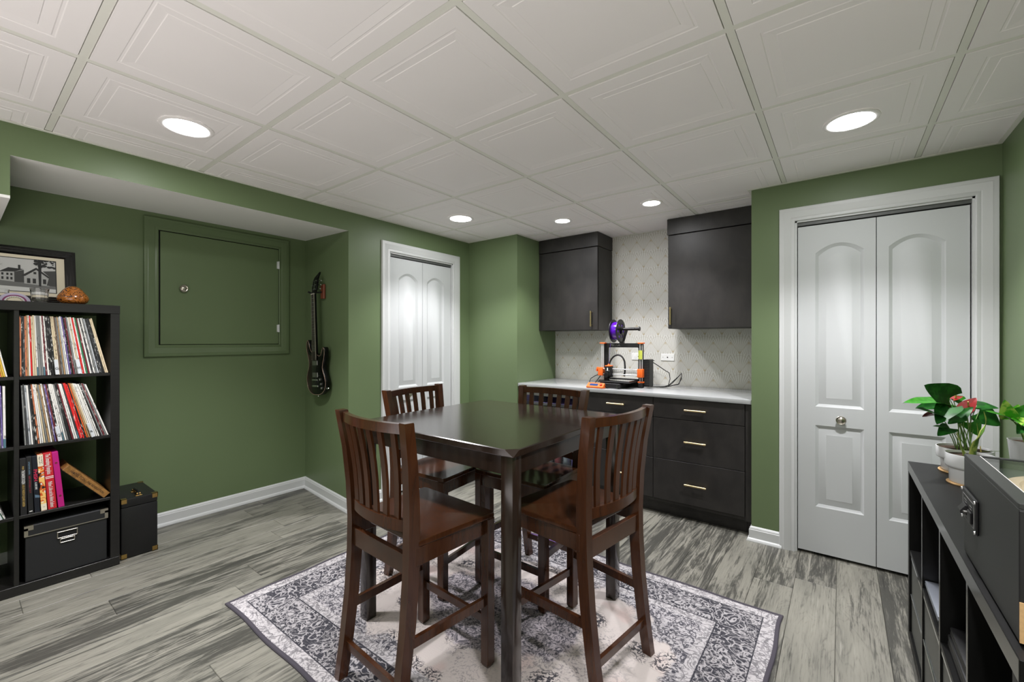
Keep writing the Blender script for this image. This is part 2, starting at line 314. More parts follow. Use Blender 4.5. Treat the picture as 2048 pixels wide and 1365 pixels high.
# ------------------------------------------------------------------ mesh helpers
class B:
    def __init__(s): s.bm = bmesh.new(); s.mi = 0
    def _mark(s):
        for f in s.bm.faces:
            if not f.tag: f.tag = True; f.material_index = s.mi
    def _hull(s, vs, faces, bev=0, seg=1, mtx=None):
        v = [s.bm.verts.new(p) for p in vs]
        fs = [s.bm.faces.new([v[i] for i in f]) for f in faces]
        if bev:
            es = list({e for f in fs for e in f.edges})
            r = bmesh.ops.bevel(s.bm, geom=es, offset=bev, segments=seg, affect='EDGES', profile=.5)
            v = list({q for f in r['faces'] for q in f.verts} | {q for q in v if q.is_valid})
        if mtx is not None: bmesh.ops.transform(s.bm, matrix=mtx, verts=[q for q in v if q.is_valid])
        s._mark(); return s
    def box(s, x0, x1, y0, y1, z0, z1, bev=0, seg=1, mtx=None):
        x0, x1 = min(x0, x1), max(x0, x1); y0, y1 = min(y0, y1), max(y0, y1); z0, z1 = min(z0, z1), max(z0, z1)
        vs = [(x, y, z) for z in (z0, z1) for y in (y0, y1) for x in (x0, x1)]
        return s._hull(vs, [(0, 2, 3, 1), (4, 5, 7, 6), (0, 1, 5, 4), (2, 6, 7, 3), (0, 4, 6, 2), (1, 3, 7, 5)], bev, seg, mtx)
    def loft(s, secs, cap=True, closed=True, loop=False):
        rows = [[s.bm.verts.new(p) for p in sec] for sec in secs]
        n = len(rows[0]); pairs = list(zip(rows, rows[1:])) + ([(rows[-1], rows[0])] if loop else [])
        for a, b in pairs:
            for i in range(n if closed else n - 1):
                j = (i + 1) % n; s.bm.faces.new((a[i], a[j], b[j], b[i]))
        if cap and closed and not loop:
            s.bm.faces.new(rows[0][::-1]); s.bm.faces.new(rows[-1])
        s._mark(); return s
    def tube(s, pts, r, seg=8, loop=False, cap=True):
        pts = [Vector(p) for p in pts]; n = len(pts); secs = []
        rs = r if isinstance(r, (list, tuple)) else [r] * n
        up = None
        for i in range(n):
            if loop: t = pts[(i + 1) % n] - pts[i - 1]
            else: t = pts[min(i + 1, n - 1)] - pts[max(i - 1, 0)]
            t.normalize()
            if up is None: up = t.orthogonal().normalized()
            else: up = (up - t * up.dot(t)).normalized()
            q = t.cross(up)
            secs.append([pts[i] + (up * math.cos(2 * PI * k / seg) + q * math.sin(2 * PI * k / seg)) * rs[i] for k in range(seg)])
        return s.loft(secs, cap, True, loop)
    def cyl(s, a, b, r0, r1=None, seg=16, cap=True):
        return s.tube([a, b], [r0, r0 if r1 is None else r1], seg, cap=cap)
    def lathe(s, prof, c=(0, 0, 0), seg=32, mtx=None, cap=True):
        M = Matrix.Translation(c) if mtx is None else mtx
        secs = [[M @ Vector((r * math.cos(2 * PI * k / seg), r * math.sin(2 * PI * k / seg), z)) for k in range(seg)] for r, z in prof]
        return s.loft(secs, cap)
    def prism(s, poly, fn, a, b, bev=0):
        n = len(poly)
        vs = [fn(u, v, a) for u, v in poly] + [fn(u, v, b) for u, v in poly]
        fs = [tuple(range(n))[::-1], tuple(range(n, 2 * n))] + [(i, (i + 1) % n, n + (i + 1) % n, n + i) for i in range(n)]
        return s._hull(vs, fs, bev)
    def poly(s, pts):
        s.bm.faces.new([s.bm.verts.new(p) for p in pts]); s._mark(); return s
    def holed(s, outer, holes, fn):
        """flat face with holes"""
        loops = [outer] + holes; flat = [p for l in loops for p in l]
        tri = tessellate_polygon([[Vector((u, v, 0)) for u, v in l] for l in loops])
        vs = [s.bm.verts.new(fn(u, v)) for u, v in flat]
        for t in tri:
            try: s.bm.faces.new([vs[i] for i in t])
            except ValueError: pass
        s._mark(); return s
    def build(s, name, mats, parent=None, smooth=35, local=False, kind=None):
        bmesh.ops.remove_doubles(s.bm, verts=s.bm.verts, dist=1e-6)
        bmesh.ops.recalc_face_normals(s.bm, faces=s.bm.faces)
        me = bpy.data.meshes.new(name); s.bm.to_mesh(me); s.bm.free()
        for m in (mats if isinstance(mats, (list, tuple)) else [mats]): me.materials.append(m)
        if smooth:
            me.polygons.foreach_set('use_smooth', [True] * len(me.polygons)); me.set_sharp_from_angle(angle=R(smooth))
        o = bpy.data.objects.new(name, me); COL.objects.link(o)
        if parent is not None:
            if not local: me.transform(mw(parent).inverted())
            o.parent = parent
        if kind: o['kind'] = kind
        return o
def mw(o):
    m = Matrix.LocRotScale(o.location, o.rotation_euler, o.scale)
    return mw(o.parent) @ m if o.parent else m
def thing(name, label, cat, loc=(0, 0, 0), rz=0, group=None):
    o = bpy.data.objects.new(name, None); COL.objects.link(o); o.empty_display_size = .05
    o.location = loc; o.rotation_euler = (0, 0, rz); o['label'] = label; o['category'] = cat
    if group: o['group'] = group
    return o
def tag(o, label, cat, group=None):
    o['label'] = label; o['category'] = cat
    if group: o['group'] = group
    return o
def struct(o, label=None):
    o['kind'] = 'structure'
    if label: o['label'] = label
    return o
def dup(o, parent=None):
    c = o.copy(); COL.objects.link(c)
    if parent is not None: c.parent = parent
    for ch in list(o.children): dup(ch, c)
    return c
def frame(o, x, y):
    x = Vector(x).normalized(); y = Vector(y).normalized(); z = x.cross(y)
    m = Matrix.Identity(4)
    for i in range(3): m[i][0], m[i][1], m[i][2], m[i][3] = x[i], y[i], z[i], o[i]
    return m
def text(name, st, size, mat, parent, mtx, ex=.0006, sx=1., align='CENTER', fit=None):
    cu = bpy.data.curves.new(name, 'FONT'); cu.body = st; cu.size = size; cu.extrude = ex; cu.align_x = align; cu.align_y = 'CENTER'
    cu.resolution_u = 2
    t = bpy.data.objects.new(name, cu); COL.objects.link(t)
    me = bpy.data.meshes.new_from_object(t.evaluated_get(bpy.context.evaluated_depsgraph_get()))
    bpy.data.objects.remove(t); bpy.data.curves.remove(cu)
    if fit:
        xs = [v.co.x for v in me.vertices]; sx = fit / (max(xs) - min(xs))
    me.name = name; me.transform(mw(parent).inverted() @ mtx @ Matrix.Diagonal((sx, 1, 1, 1)))
    me.materials.clear(); me.materials.append(mat)
    o = bpy.data.objects.new(name, me); COL.objects.link(o); o.parent = parent
    return o
def sweep(b, path, prof, closed=False):
    """profile (t, z) swept along a plan path; t is measured to the left of travel, mitred at the corners"""
    P = [Vector(p) for p in path]; n = len(P); secs = []
    for i in range(n):
        ds = []
        if i > 0 or closed: ds.append((P[i] - P[i - 1]).normalized())
        if i < n - 1 or closed: ds.append((P[(i + 1) % n] - P[i]).normalized())
        ns = [Vector((-d.y, d.x)) for d in ds]; m = sum(ns, Vector((0, 0))); m = m / (m.dot(ns[0])) if m.length > 1e-6 else ns[0]
        secs.append([(P[i].x + m.x * t, P[i].y + m.y * t, z) for t, z in prof])
    return b.loft(secs, cap=not closed, loop=closed)

# ------------------------------------------------------------------ room shell
XL, XALC, XR = -2.98, -3.80, .64
YF, YB = 3.19, 3.86
KX0, KX1 = -2.375, -.465
YN = -2.6                                                       # wall behind the camera
def wall(name, boxes, mat=GREEN, label=None):
    b = B()
    for q in boxes: b.box(*q)
    return struct(b.build(name, mat, smooth=0), label)
DL = (2.228, 2.962, 2.045)                                      # bifold opening in the left wall: y0, y1, top
DR = (-.226, .546, 2.045)
wall('wall_left', [(XL - .115, XL, 1.955, DL[0], 0, CEIL), (XL - .115, XL, DL[1], YF + .1, 0, CEIL), (XL - .115, XL, DL[0], DL[1], DL[2], CEIL)])
b = B()                                                         # return wall at the end of the alcove, slightly out of square
b.prism([(XL, 1.853), (XALC, 1.94), (XALC, 2.04), (XL - .115, 2.04), (XL - .115, 1.96), (XL, 1.955)], lambda u, v, q: (u, v, q), 0, CEIL)
struct(b.build('wall_return', GREEN, smooth=0))
wall('wall_alcove', [(XALC - .1, XALC, YN, 2.04, 0, CEIL)])
wall('wall_stub', [(XL, KX0, YF, YF + .1, 0, CEIL), (KX0 - .1, KX0, YF + .1, YB, 0, CEIL)])
wall('wall_back', [(KX0 - .1, KX1 + .1, YB, YB + .1, 0, CEIL)], PAPER, 'off-white wallpaper with gold art deco fans')
wall('wall_closet', [(KX1, DR[0], YF, YF + .115, 0, CEIL), (DR[1], XR, YF, YF + .115, 0, CEIL), (DR[0], DR[1], YF, YF + .115, DR[2], CEIL), (KX1, KX1 + .1, YF + .115, YB, 0, CEIL)])
wall('wall_right', [(XR, XR + .1, YN, YB + .1, 0, CEIL)])
wall('wall_front', [(XALC, XR, YN - .1, YN, 0, CEIL)])
# black sheets that stand in for the shade inside the closets
wall('wall_closet_shade', [(XL - .5, XL - .48, 2.05, 3.3, 0, CEIL), (DR[0] - .1, XR, 3.6, 3.62, 0, CEIL)], BLACKGAP)
# soffit along the left wall and its lower step
b = B(); ye = lambda x: 1.853 if x == XL else 1.94
sf = [(XL, 2.143), (XL, CEIL), (XALC, CEIL), (XALC, 2.197)]
b.loft([[(u, .172, v) for u, v in sf], [(u, ye(u), v) for u, v in sf]], cap=False)
for f in b.bm.faces: f.material_index = 1 if max(v.co.z for v in f.verts) < 2.25 else 0
struct(b.build('ceiling_soffit', [GREEN, WHITEFLAT], smooth=0), 'green boxed soffit with a white underside')
b = B(); b.box(XALC, XL, YN, .172, 1.96, CEIL); b.mi = 1; b.box(XALC, XL, YN, .172, 1.947, 1.96)
struct(b.build('ceiling_soffit', [GREEN, WHITEFLAT], smooth=0), 'lower step of the green soffit with a white underside')

# floor: slab and planks
b = B(); b.box(XALC, XR + .1, YN, YB, -.06, -.006); floor = struct(b.build('floor', pm('dark_plank_joint', (46, 46, 42), .8), smooth=0))  # dark slab, seen in the plank joints and beyond the planks
PW, PL = .1815, 1.22
pm_ = B(); pm_.box(-PW / 2 + .0006, PW / 2 - .0006, -PL / 2 + .0006, PL / 2 - .0006, -.006, 0, .0016)
plank0 = pm_.build('plank', FLOORM, floor, local=True, smooth=0)
rr = random.Random(4); first = True
x = XALC + .06
while x < XR - .02:
    y = YN + .1 + rr.random() * PL * .9 - .5
    while y < YB:
        if y + PL / 2 > -.55 and y - PL / 2 < 3.35 and not (x < -3.1 and y - PL / 2 > 1.95):
            o = plank0 if first else plank0.copy()
            if not first: COL.objects.link(o); o.parent = floor
            first = False; o.location = (x, y, 0)
        y += PL
    x += PW

# ceiling: deck, grid bars, raised panel tiles
b = B(); b.box(XALC - .1, XR + .1, YN - .1, YB + .1, CEIL + .03, CEIL + .06); ceiling = struct(b.build('ceiling', TILEW, smooth=0))
GX = [-2.7195 + .6096 * i for i in range(-2, 7)]; GY = [.288 + .6096 * j for j in range(-5, 8)]
tl = B(); hs = .3048
rings = [(.0142, .020), (.0142, .001), (.0150, .0), (.074, .0), (.077, .0016), (.083, .0016), (.086, .0002), (.116, .0024), (.118, .0008), (.125, .0008)]
secs = []
for ins, dz in rings:
    h = hs - ins; secs.append([(-h, -h, dz), (h, -h, dz), (h, h, dz), (-h, h, dz)])
tl.loft(secs)
tile0 = tl.build('ceiling_tile', TILEW, ceiling, local=True, smooth=0); tile0.location = (GX[0] + hs, GY[0] + hs, CEIL)
for i in range(len(GX) - 1):
    for j in range(len(GY) - 1):
        cx, cy = GX[i] + hs, GY[j] + hs
        if (i, j) == (0, 0) or cx < XL - .32 and cy > 2.3: continue
        o = tile0.copy(); COL.objects.link(o); o.location = (cx, cy, CEIL)
bl = B(); bl.box(-.012, .012, -4.0, 4.0, .0025, .012); bar0 = bl.build('grid_bar', TBAR, ceiling, local=True, smooth=0); bar0.location = (GX[0], .7, CEIL)
for g in GX[1:]:
    o = bar0.copy(); COL.objects.link(o); o.location = (g, .7, CEIL)
cl = B(); cl.box(-2.75, 2.3, -.012, .012, .0028, .011); cross0 = cl.build('grid_cross_bar', TBAR, ceiling, local=True, smooth=0); cross0.location = (-1.45, GY[0], CEIL)
for g in GY[1:]:
    o = cross0.copy(); COL.objects.link(o); o.location = (-1.45, g, CEIL)
ang = [(0, CEIL), (0, CEIL - .003), (.02, CEIL - .003), (.02, CEIL)]
b = B(); sweep(b, [(XR, YN), (XR, YF), (KX1, YF), (KX1, YB), (KX0, YB), (KX0, YF), (XL, YF), (XL, YN)], ang)
struct(b.build('trim_1', TBAR, smooth=0))

# baseboards with a shoe moulding
BP = [(0, 0), (.026, 0), (.026, .006), (.022, .016), (.013, .022), (.013, .074), (.010, .078), (.010, .083), (.006, .090), (0, .095)]
for nm, path in (('baseboard_alcove', [(XALC + .0, YN), (XALC, 1.94), (XL, 1.853), (XL, DL[0] - .085)][::-1]),
                 ('baseboard_stub', [(XL, DL[1] + .085), (XL, YF), (KX0, YF)][::-1]),
                 ('baseboard_closet', [(KX1, YF + .06), (KX1, YF), (DR[0] - .07, YF)][::-1]),
                 ('baseboard_right', [(DR[1] + .07, YF), (XR, YF), (XR, YN)][::-1])):
    b = B(); sweep(b, path, BP); struct(b.build(nm, WHITE, smooth=0))

# casings: profile of (outward offset, projection) mitred round an opening
CASE = [(0, 0), (0, .009), (.004, .012), (.012, .0125), (.020, .010), (.024, .013), (.045, .0165), (.058, .020), (.066, .0175), (.074, .019), (.080, .018), (.083, .012), (.083, 0)]
def casing(u0, u1, v0, v1, fn, closed, wd=1.):
    b = B(); secs = []
    if closed: cs = [(u0, v0, -1, -1), (u1, v0, 1, -1), (u1, v1, 1, 1), (u0, v1, -1, 1)]
    else: cs = [(u0, v0, -1, 0), (u0, v1, -1, 1), (u1, v1, 1, 1), (u1, v0, 1, 0)]
    for u, v, a, c in cs: secs.append([fn(u + a * o * wd, v + c * o * wd, t) for o, t in CASE])
    b.loft(secs, loop=closed); return b
def arch(u0, u1, v0, v1, rise, n=14):
    pts = [(u0, v0), (u1, v0), (u1, v1)]
    if rise:
        c = (u0 + u1) / 2; h = (u1 - u0) / 2
        for k in range(1, n):
            a = 1 - 2 * k / n; pts.append((c + h * a, v1 + rise * (1 - a * a)))
    pts.append((u0, v1)); return pts
def panel_rings(u0, u1, v0, v1, rise):
    out = []
    for ins, dep in ((0, 0), (.007, -.006), (.012, -.0085), (.016, -.012), (.052, -.003), (.054, -.002)):
        out.append((arch(u0 + ins, u1 - ins, v0 + ins, v1 - ins, max(0, rise * (1 - ins * 2.2)) if rise else 0), dep))
    return out
def leaf(u0, u1, v0, v1, panels, fn, th=.034):
    """moulded door leaf: front skin with raised panels, plain sides and back"""
    b = B(); hole = []
    for q in panels:
        rg = panel_rings(*q); hole.append(rg[0][0])
        secs = [[fn(u, v, d) for u, v in pts] for pts, d in rg]
        b.loft(secs, cap=False)
        b.poly([fn(u, v, rg[-1][1]) for u, v in rg[-1][0]])
    b.holed([(u0, v0), (u1, v0), (u1, v1), (u0, v1)], hole, lambda u, v: fn(u, v, 0))
    b.loft([[fn(u, v, d) for u, v in ((u0, v0), (u1, v0), (u1, v1), (u0, v1))] for d in (0, -th)], cap=False)
    b.poly([fn(u, v, -th) for u, v in ((u0, v0), (u1, v0), (u1, v1), (u0, v1))])
    return b
def knob(parent, c, n, r=.025):
    M = frame(c, Vector(n).orthogonal(), Vector(n).cross(Vector(n).orthogonal()))
    b = B(); b.lathe([(.006, 0), (.006, .012), (r * .7, .015), (r, .019), (r * 1.02, .022), (r * .93, .0245), (r * .86, .0235), (r * .72, .0225), (r * .5, .027), (r * .2, .029), (.0005, .0295)], mtx=M, seg=28)
    return b.build('knob', NICKEL, parent)
def bifold(name, u0, u1, top, fn, nrm, label, with_knob):
    t = struct(bpy.data.objects.new(name, None), label); COL.objects.link(t)
    casing(u0, u1, 0, top, fn, False).build('casing', WHITE, t, smooth=30)
    b = B(); b.box(0, 1, 0, 1, 0, 1)                              # jamb lining
    jb = B()
    for a, c, e, f in ((u0, u0 + .010, 0, top), (u1 - .010, u1, 0, top), (u0, u1, top - .010, top)):
        jb._hull([fn(u, v, d) for d in (0, -.115) for v in (e, f) for u in (a, c)], [(0, 2, 3, 1), (4, 5, 7, 6), (0, 1, 5, 4), (2, 6, 7, 3), (0, 4, 6, 2), (1, 3, 7, 5)])
    jb.build('jamb', WHITE, t, smooth=0); b.bm.free()
    tr = B(); tr._hull([fn(u, v, d) for d in (-.012, -.045) for v in (top - .030, top - .010) for u in (u0 + .010, u1 - .010)], [(0, 2, 3, 1), (4, 5, 7, 6), (0, 1, 5, 4), (2, 6, 7, 3), (0, 4, 6, 2), (1, 3, 7, 5)])
    tr.build('track', pm('dull_track_metal', (92, 94, 92), .5, .3), t, smooth=0)
    g = .0035; um = (u0 + u1) / 2; lv0, lv1 = .018, top - .038
    for k, (a, c) in enumerate(((u0 + .014, um - g / 2), (um + g / 2, u1 - .016))):
        p0, p1 = a + .088, c - .052 if k == 0 else c - .088
        if k == 1: p0 = a + .052
        rel = lambda u, v, d: fn(u, v, d - .014)
        lf = leaf(a, c, lv0, lv1, [(p0, p1, .905, 1.835, .052), (p0, p1, .297, .792, 0)], rel).build('door_leaf', DOORW, t, smooth=25)
        if with_knob and k == 0: knob(lf, fn(c - .158, .836, -.014), nrm)
    return t
bifold('door_1', DL[0], DL[1], DL[2], lambda u, v, d: (XL + d, u, v), (1, 0, 0), 'white bifold closet door beside the guitar corner', True)
bifold('door_2', DR[0], DR[1], DR[2], lambda u, v, d: (u, YF - d, v), (0, -1, 0), 'white bifold closet door beside the plants', True)
# access hatch in the alcove
hatch = struct(bpy.data.objects.new('door_3', None), 'green painted access hatch over the alcove'); COL.objects.link(hatch)
hf = lambda u, v, d: (XALC + d, u, v)
casing(.897, 1.708, 1.275, 2.082, hf, True).build('casing', GREENTRIM, hatch, smooth=30)
b = B(); b.box(XALC + .0005, XALC + .002, .895, 1.710, 1.273, 2.084); b.build('reveal_shade', BLACKGAP, hatch, smooth=0)  # black sheet in place of the shade in the gap round the leaf
b = B(); b.box(XALC + .002, XALC + .009, .906, 1.704, 1.279, 2.076, .0015); hl = b.build('door_leaf', GREEN, hatch, smooth=0)
knob(hl, (XALC + .009, 1.036, 1.682), (1, 0, 0), .026)
for z in (1.945, 1.41):
    b = B(); b.cyl((XALC + .014, 1.706, z - .032), (XALC + .014, 1.706, z + .032), .0055, seg=10)
    b.box(XALC + .009, XALC + .0125, 1.690, 1.7045, z - .03, z + .03); b.build('hinge', pm('bright_zinc_hinge', (214, 216, 216), .3), hatch)

# downlights
for i, (lx, ly, lr, pw) in enumerate(LAMPS):
    lab = ['round lit recessed ceiling light nearest the bookshelf', 'round lit recessed ceiling light above the white closet doors by the plants',
           'round lit recessed ceiling light between the guitar corner and the kitchenette', 'smaller lit recessed ceiling light above the wall cabinet that hangs over the fridge',
           'smaller lit recessed ceiling light nearest the wide wall cabinet', 'lit recessed ceiling light above the console table, outside the picture',
           'lit recessed ceiling light behind the camera on the bookshelf side', 'lit recessed ceiling light behind the camera on the console side'][i]
    t = thing('recessed_light', lab, 'ceiling light', (lx, ly, CEIL), 0, 'recessed ceiling lights')
    b = B(); r = lr
    b.lathe([(r + .022, -.0005), (r + .021, -.004), (r + .016, -.006), (r + .005, -.0065), (r + .001, -.004), (r, -.002), (r, 0)], seg=48, cap=False); b.build('trim_ring', TILEW, t, local=True)
    b = B(); b.lathe([(r, -.003), (r * .93, -.006), (r * .7, -.009), (r * .35, -.0105), (.001, -.011)], seg=48); b.build('lens', LENS, t, local=True)

# ------------------------------------------------------------------ rug
RX, RY = -1.316, 1.6115
b = B(); nx, ny = 44, 32; hw, hh = 1.087, .766
rq = random.Random(2)
def wob(u, v): return (.004 * math.sin(v * 11 + 1) * (abs(u) > .98) , .004 * math.sin(u * 13) * (abs(v) > .98))
grid = [[b.bm.verts.new((hw * (2 * i / nx - 1) + wob(2 * i / nx - 1, 2 * j / ny - 1)[0], hh * (2 * j / ny - 1) + wob(2 * i / nx - 1, 2 * j / ny - 1)[1], .0075 + rq.uniform(-.0004, .0004))) for j in range(ny + 1)] for i in range(nx + 1)]
for i in range(nx):
    for j in range(ny): b.bm.faces.new((grid[i][j], grid[i + 1][j], grid[i + 1][j + 1], grid[i][j + 1]))
rug = thing('area_rug', 'faded grey and cream oriental area rug under the table', 'rug', (RX, RY, 0))
b.build('pile', RUG, rug, local=True, smooth=60)
path = []
for i in range(-24, 24): path.append((hw * i / 24, -hh + .004 * math.sin(i / 24 * 13)))
for i in range(-16, 16): path.append((hw + .004 * math.sin(i / 16 * 11 + 1), hh * i / 16))
for i in range(24, -24, -1): path.append((hw * i / 24, hh + .004 * math.sin(i / 24 * 13)))
for i in range(16, -16, -1): path.append((-hw + .004 * math.sin(i / 16 * 11 + 1), hh * i / 16))
b = B(); sweep(b, path, [(.004, .0005), (.004, .008), (.0, .0095), (-.010, .0095), (-.013, .006), (-.013, .0005)], closed=True)
b.build('binding', BINDING, rug, local=True)

# ------------------------------------------------------------------ table
TX0, TX1, TY0, TY1, TZ = -1.80, -.88, 1.16, 2.08, .93
t = thing('pub_table', 'square dark espresso counter height table with clipped corners', 'table', ((TX0 + TX1) / 2, (TY0 + TY1) / 2, .009))
c = .034; x0, x1, y0, y1 = TX0, TX1, TY0, TY1
top = [(x0 + c, y0), (x1 - c, y0), (x1, y0 + c), (x1, y1 - c), (x1 - c, y1), (x0 + c, y1), (x0, y1 - c), (x0, y0 + c)]
b = B()
ins = lambda q, k: [(x0 + (px - x0) * (1 - 2 * k / (x1 - x0)) + k, y0 + (py - y0) * (1 - 2 * k / (y1 - y0)) + k) for px, py in q]
e = .0006
sq = [(x0 + e, y0), (x1 - e, y0), (x1, y0 + e), (x1, y1 - e), (x1 - e, y1), (x0 + e, y1), (x0, y1 - e), (x0, y0 + e)]
b.loft([[(px, py, TZ - .026) for px, py in ins(sq, .004)], [(px, py, TZ - .022) for px, py in sq], [(px, py, TZ - .003) for px, py in ins(top, .001)], [(px, py, TZ) for px, py in ins(top, .004)]])
b.build('tabletop', TABLEW, t, smooth=20)
for a in ((x0 + .03, x1 - .03, y0 + .014, y0 + .034), (x0 + .03, x1 - .03, y1 - .034, y1 - .014), (x0 + .014, x0 + .034, y0 + .03, y1 - .03), (x1 - .034, x1 - .014, y0 + .03, y1 - .03)):
    b = B(); b.box(*a, TZ - .092, TZ - .026, .001); b.build('apron', TABLEW, t, smooth=0)
for lx in (x0 + .012, x1 - .064):
    for ly in (y0 + .012, y1 - .064):
        b = B(); b.box(lx, lx + .052, ly, ly + .052, .009, TZ - .026, .0025, 2); b.build('leg', TABLEW, t, smooth=30)

# ------------------------------------------------------------------ counter stools
def make_chair(label):
    t = thing('counter_stool', label, 'chair', (0, 0, .009), 0, 'slat back counter stools round the table')
    z0 = .0
    def L(b, nm): return b.build(nm, CHAIRW, t, local=True, smooth=30)
    for s in (-1, 1):
        b = B(); b.box(s * .205 - .02, s * .205 + .02, .165, .205, .012, .59, .002)
        b.loft([[(s * .205 + a * k, .185 + c * k, z) for a, c in ((-1, -1), (1, -1), (1, 1), (-1, 1))] for k, z in ((.014, 0), (.0195, .0125))]); L(b, 'front_leg')
        b = B(); secs = []
        for x, y, z, hx, hy in ((.181, -.228, 0, .0165, .019), (.182, -.205, .14, .0175, .0205), (.183, -.182, .32, .018, .022), (.184, -.170, .48, .018, .023), (.186, -.167, .60, .018, .023),
                                (.192, -.172, .74, .018, .0215), (.201, -.185, .88, .0175, .020), (.214, -.208, 1.021, .017, .0185), (.2145, -.2085, 1.0245, .0155, .017)):
            secs.append([(s * x + a * hx, y + c2 * hy, z) for a, c2 in ((-1, -1), (1, -1), (1, 1), (-1, 1))])
        b.loft(secs); L(b, 'rear_leg')
    # seat: rounded front corners, dished top
    b = B(); prof = [(-.205, -.150), (.205, -.150), (.2255, .190), (.2225, .203), (.212, .209), (-.212, .209), (-.2225, .203), (-.2255, .190)]
    n = len(prof); k = lambda q, f: [(px * f, (py - .03) * f + .03) for px, py in q]
    b.loft([[(px, py, z) for px, py in k(prof, f)] for f, z in ((.985, .589), (1, .593), (1, .606), (.990, .611), (.93, .6105), (.60, .605), (.12, .604))]); L(b, 'seat')
    for a in ((-.19, .19, .176, .196), (-.205, -.187, -.16, .17), (.187, .205, -.16, .17)):
        b = B(); b.box(*a, .527, .589, .001); L(b, 'apron')
    b = B(); b.box(-.170, .170, -.184, -.164, .497, .565, .001); L(b, 'rear_rail')
    for s in (-1, 1):
        b = B(); b.loft([[(s * (.183 if y < 0 else .205) + a * .008, y, .262 + c * .0165) for a, c in ((-1, -1), (1, -1), (1, 1), (-1, 1))] for y in (-.19, .185)]); L(b, 'side_stretcher')
    b = B(); b.box(-.190, .190, .177, .193, .164, .196, .001); L(b, 'front_stretcher')
    b = B(); b.box(-.168, .168, -.216, -.200, .108, .140, .001); L(b, 'rear_stretcher')
    def arcrail(hx, yy, bow, za, zb, th, nm):
        b = B(); secs = []
        for i in range(13):
            x = hx * (i / 6 - 1); q = 1 - (x / hx) ** 2; y = yy - bow * q
            secs.append([(x, y - th, za), (x, y + th, za), (x, y + th, zb), (x, y - th, zb)])
        b.loft(secs); L(b, nm)
    arcrail(.199, -.202, .036, .984, 1.018, .010, 'top_rail')
    arcrail(.174, -.172, .030, .642, .682, .010, 'lower_rail')
    for i in range(6):
        f = (i - 2.5) / 2.5; xb, xt = f * .130, f * .152
        b = B(); secs = []
        for j in range(6):
            q = j / 5; x = xb + (xt - xb) * q; z = .680 + q * .306
            yb, yt = -.172 - .030 * (1 - (xb / .174) ** 2), -.202 - .036 * (1 - (xt / .199) ** 2)
            y = yb + (yt - yb) * q + .008 * math.sin(PI * q)
            secs.append([(x + a * .0135, y + c2 * .005, z) for a, c2 in ((-1, -1), (1, -1), (1, 1), (-1, 1))])
        b.loft(secs); L(b, 'slat')
    return t
ch = make_chair('brown slat back counter stool with its back nearest the bookshelf and record case')
ch.location = (-1.337, 1.137, .009); ch.rotation_euler.z = R(-3.5)
for (x, y), a, lab in (((-.885, 1.617), 82, 'brown slat back counter stool on the console side of the table'),
                       ((-1.79, 1.69), -84, 'brown slat back counter stool pushed in before the guitar side bifold door'),
                       ((-1.33, 1.915), 179, 'brown slat back counter stool between the table and the beverage fridge')):
    o = dup(ch); o.location = (x, y, .009); o.rotation_euler.z = R(a); o['label'] = lab

# ------------------------------------------------------------------ kitchenette
CF = 3.225                                                      # plane of the drawer fronts
def bar_handle(parent, p, axis, ln=.146):
    """gold bar pull standing off a front that faces -y"""
    b = B(); a = Vector(axis); p = Vector(p); o = Vector((0, -.026, 0))
    b.cyl(p + o - a * ln / 2, p + o + a * ln / 2, .0068, seg=14)
    for s in (-1, 1):
        q = p + a * s * (ln / 2 - .014); b.cyl(q, q + o, .0045, seg=10)
        e2 = p + o + a * s * (ln / 2 - .012); b.cyl(e2 - a * .004, e2 + a * .004, .0082, seg=14)
    return b.build('handle', GOLD, parent)
def drawer_unit(x0, x1, label):
    t = thing('drawer_cabinet', label, 'cabinet', ((x0 + x1) / 2, CF + .3, 0), 0, 'dark drawer cabinets under the counter')
    b = B(); b.box(x0, x1, CF + .021, YB - .01, .10, .884); b.box(x0, x1, CF + .075, CF + .09, 0, .10); b.build('carcass', CABW, t, smooth=0)
    for za, zb, hz in ((.7345, .8795, .806), (.4315, .7305, .577), (.1275, .4275, .272)):
        b = B(); b.box(x0 + .0018, x1 - .0018, CF, CF + .02, za, zb, .001); d = b.build('drawer_front', CABW, t, smooth=0)
        bar_handle(d, ((x0 + x1) / 2 - .003, CF, hz), (1, 0, 0))
drawer_unit(-1.705, -1.125, 'charcoal three drawer base cabinet next to the beverage fridge, gold pulls')
drawer_unit(-1.125, -.508, 'charcoal three drawer base cabinet next to the green corner, gold pulls')
b = B(); b.box(-.506, KX1 - .002, CF + .004, CF + .022, .10, .884); b.box(-.506, KX1 - .002, CF + .075, CF + .09, 0, .10)
tag(b.build('filler_panel', CABW, smooth=0), 'narrow charcoal filler strip between the drawers and the green corner', 'cabinet panel')
b = B(); b.box(-1.757, -1.707, CF, YB - .01, 0.0, .884, .001)
tag(b.build('end_panel', CABW, smooth=0), 'dark upright cabinet end panel beside the beverage fridge', 'cabinet panel')
b = B(); b.box(KX0 + .001, KX1 - .001, CF - .025, YB - .001, .885, .915, .002, 2)
tag(b.build('countertop', QUARTZ), 'white quartz countertop over the drawers and fridge', 'countertop')

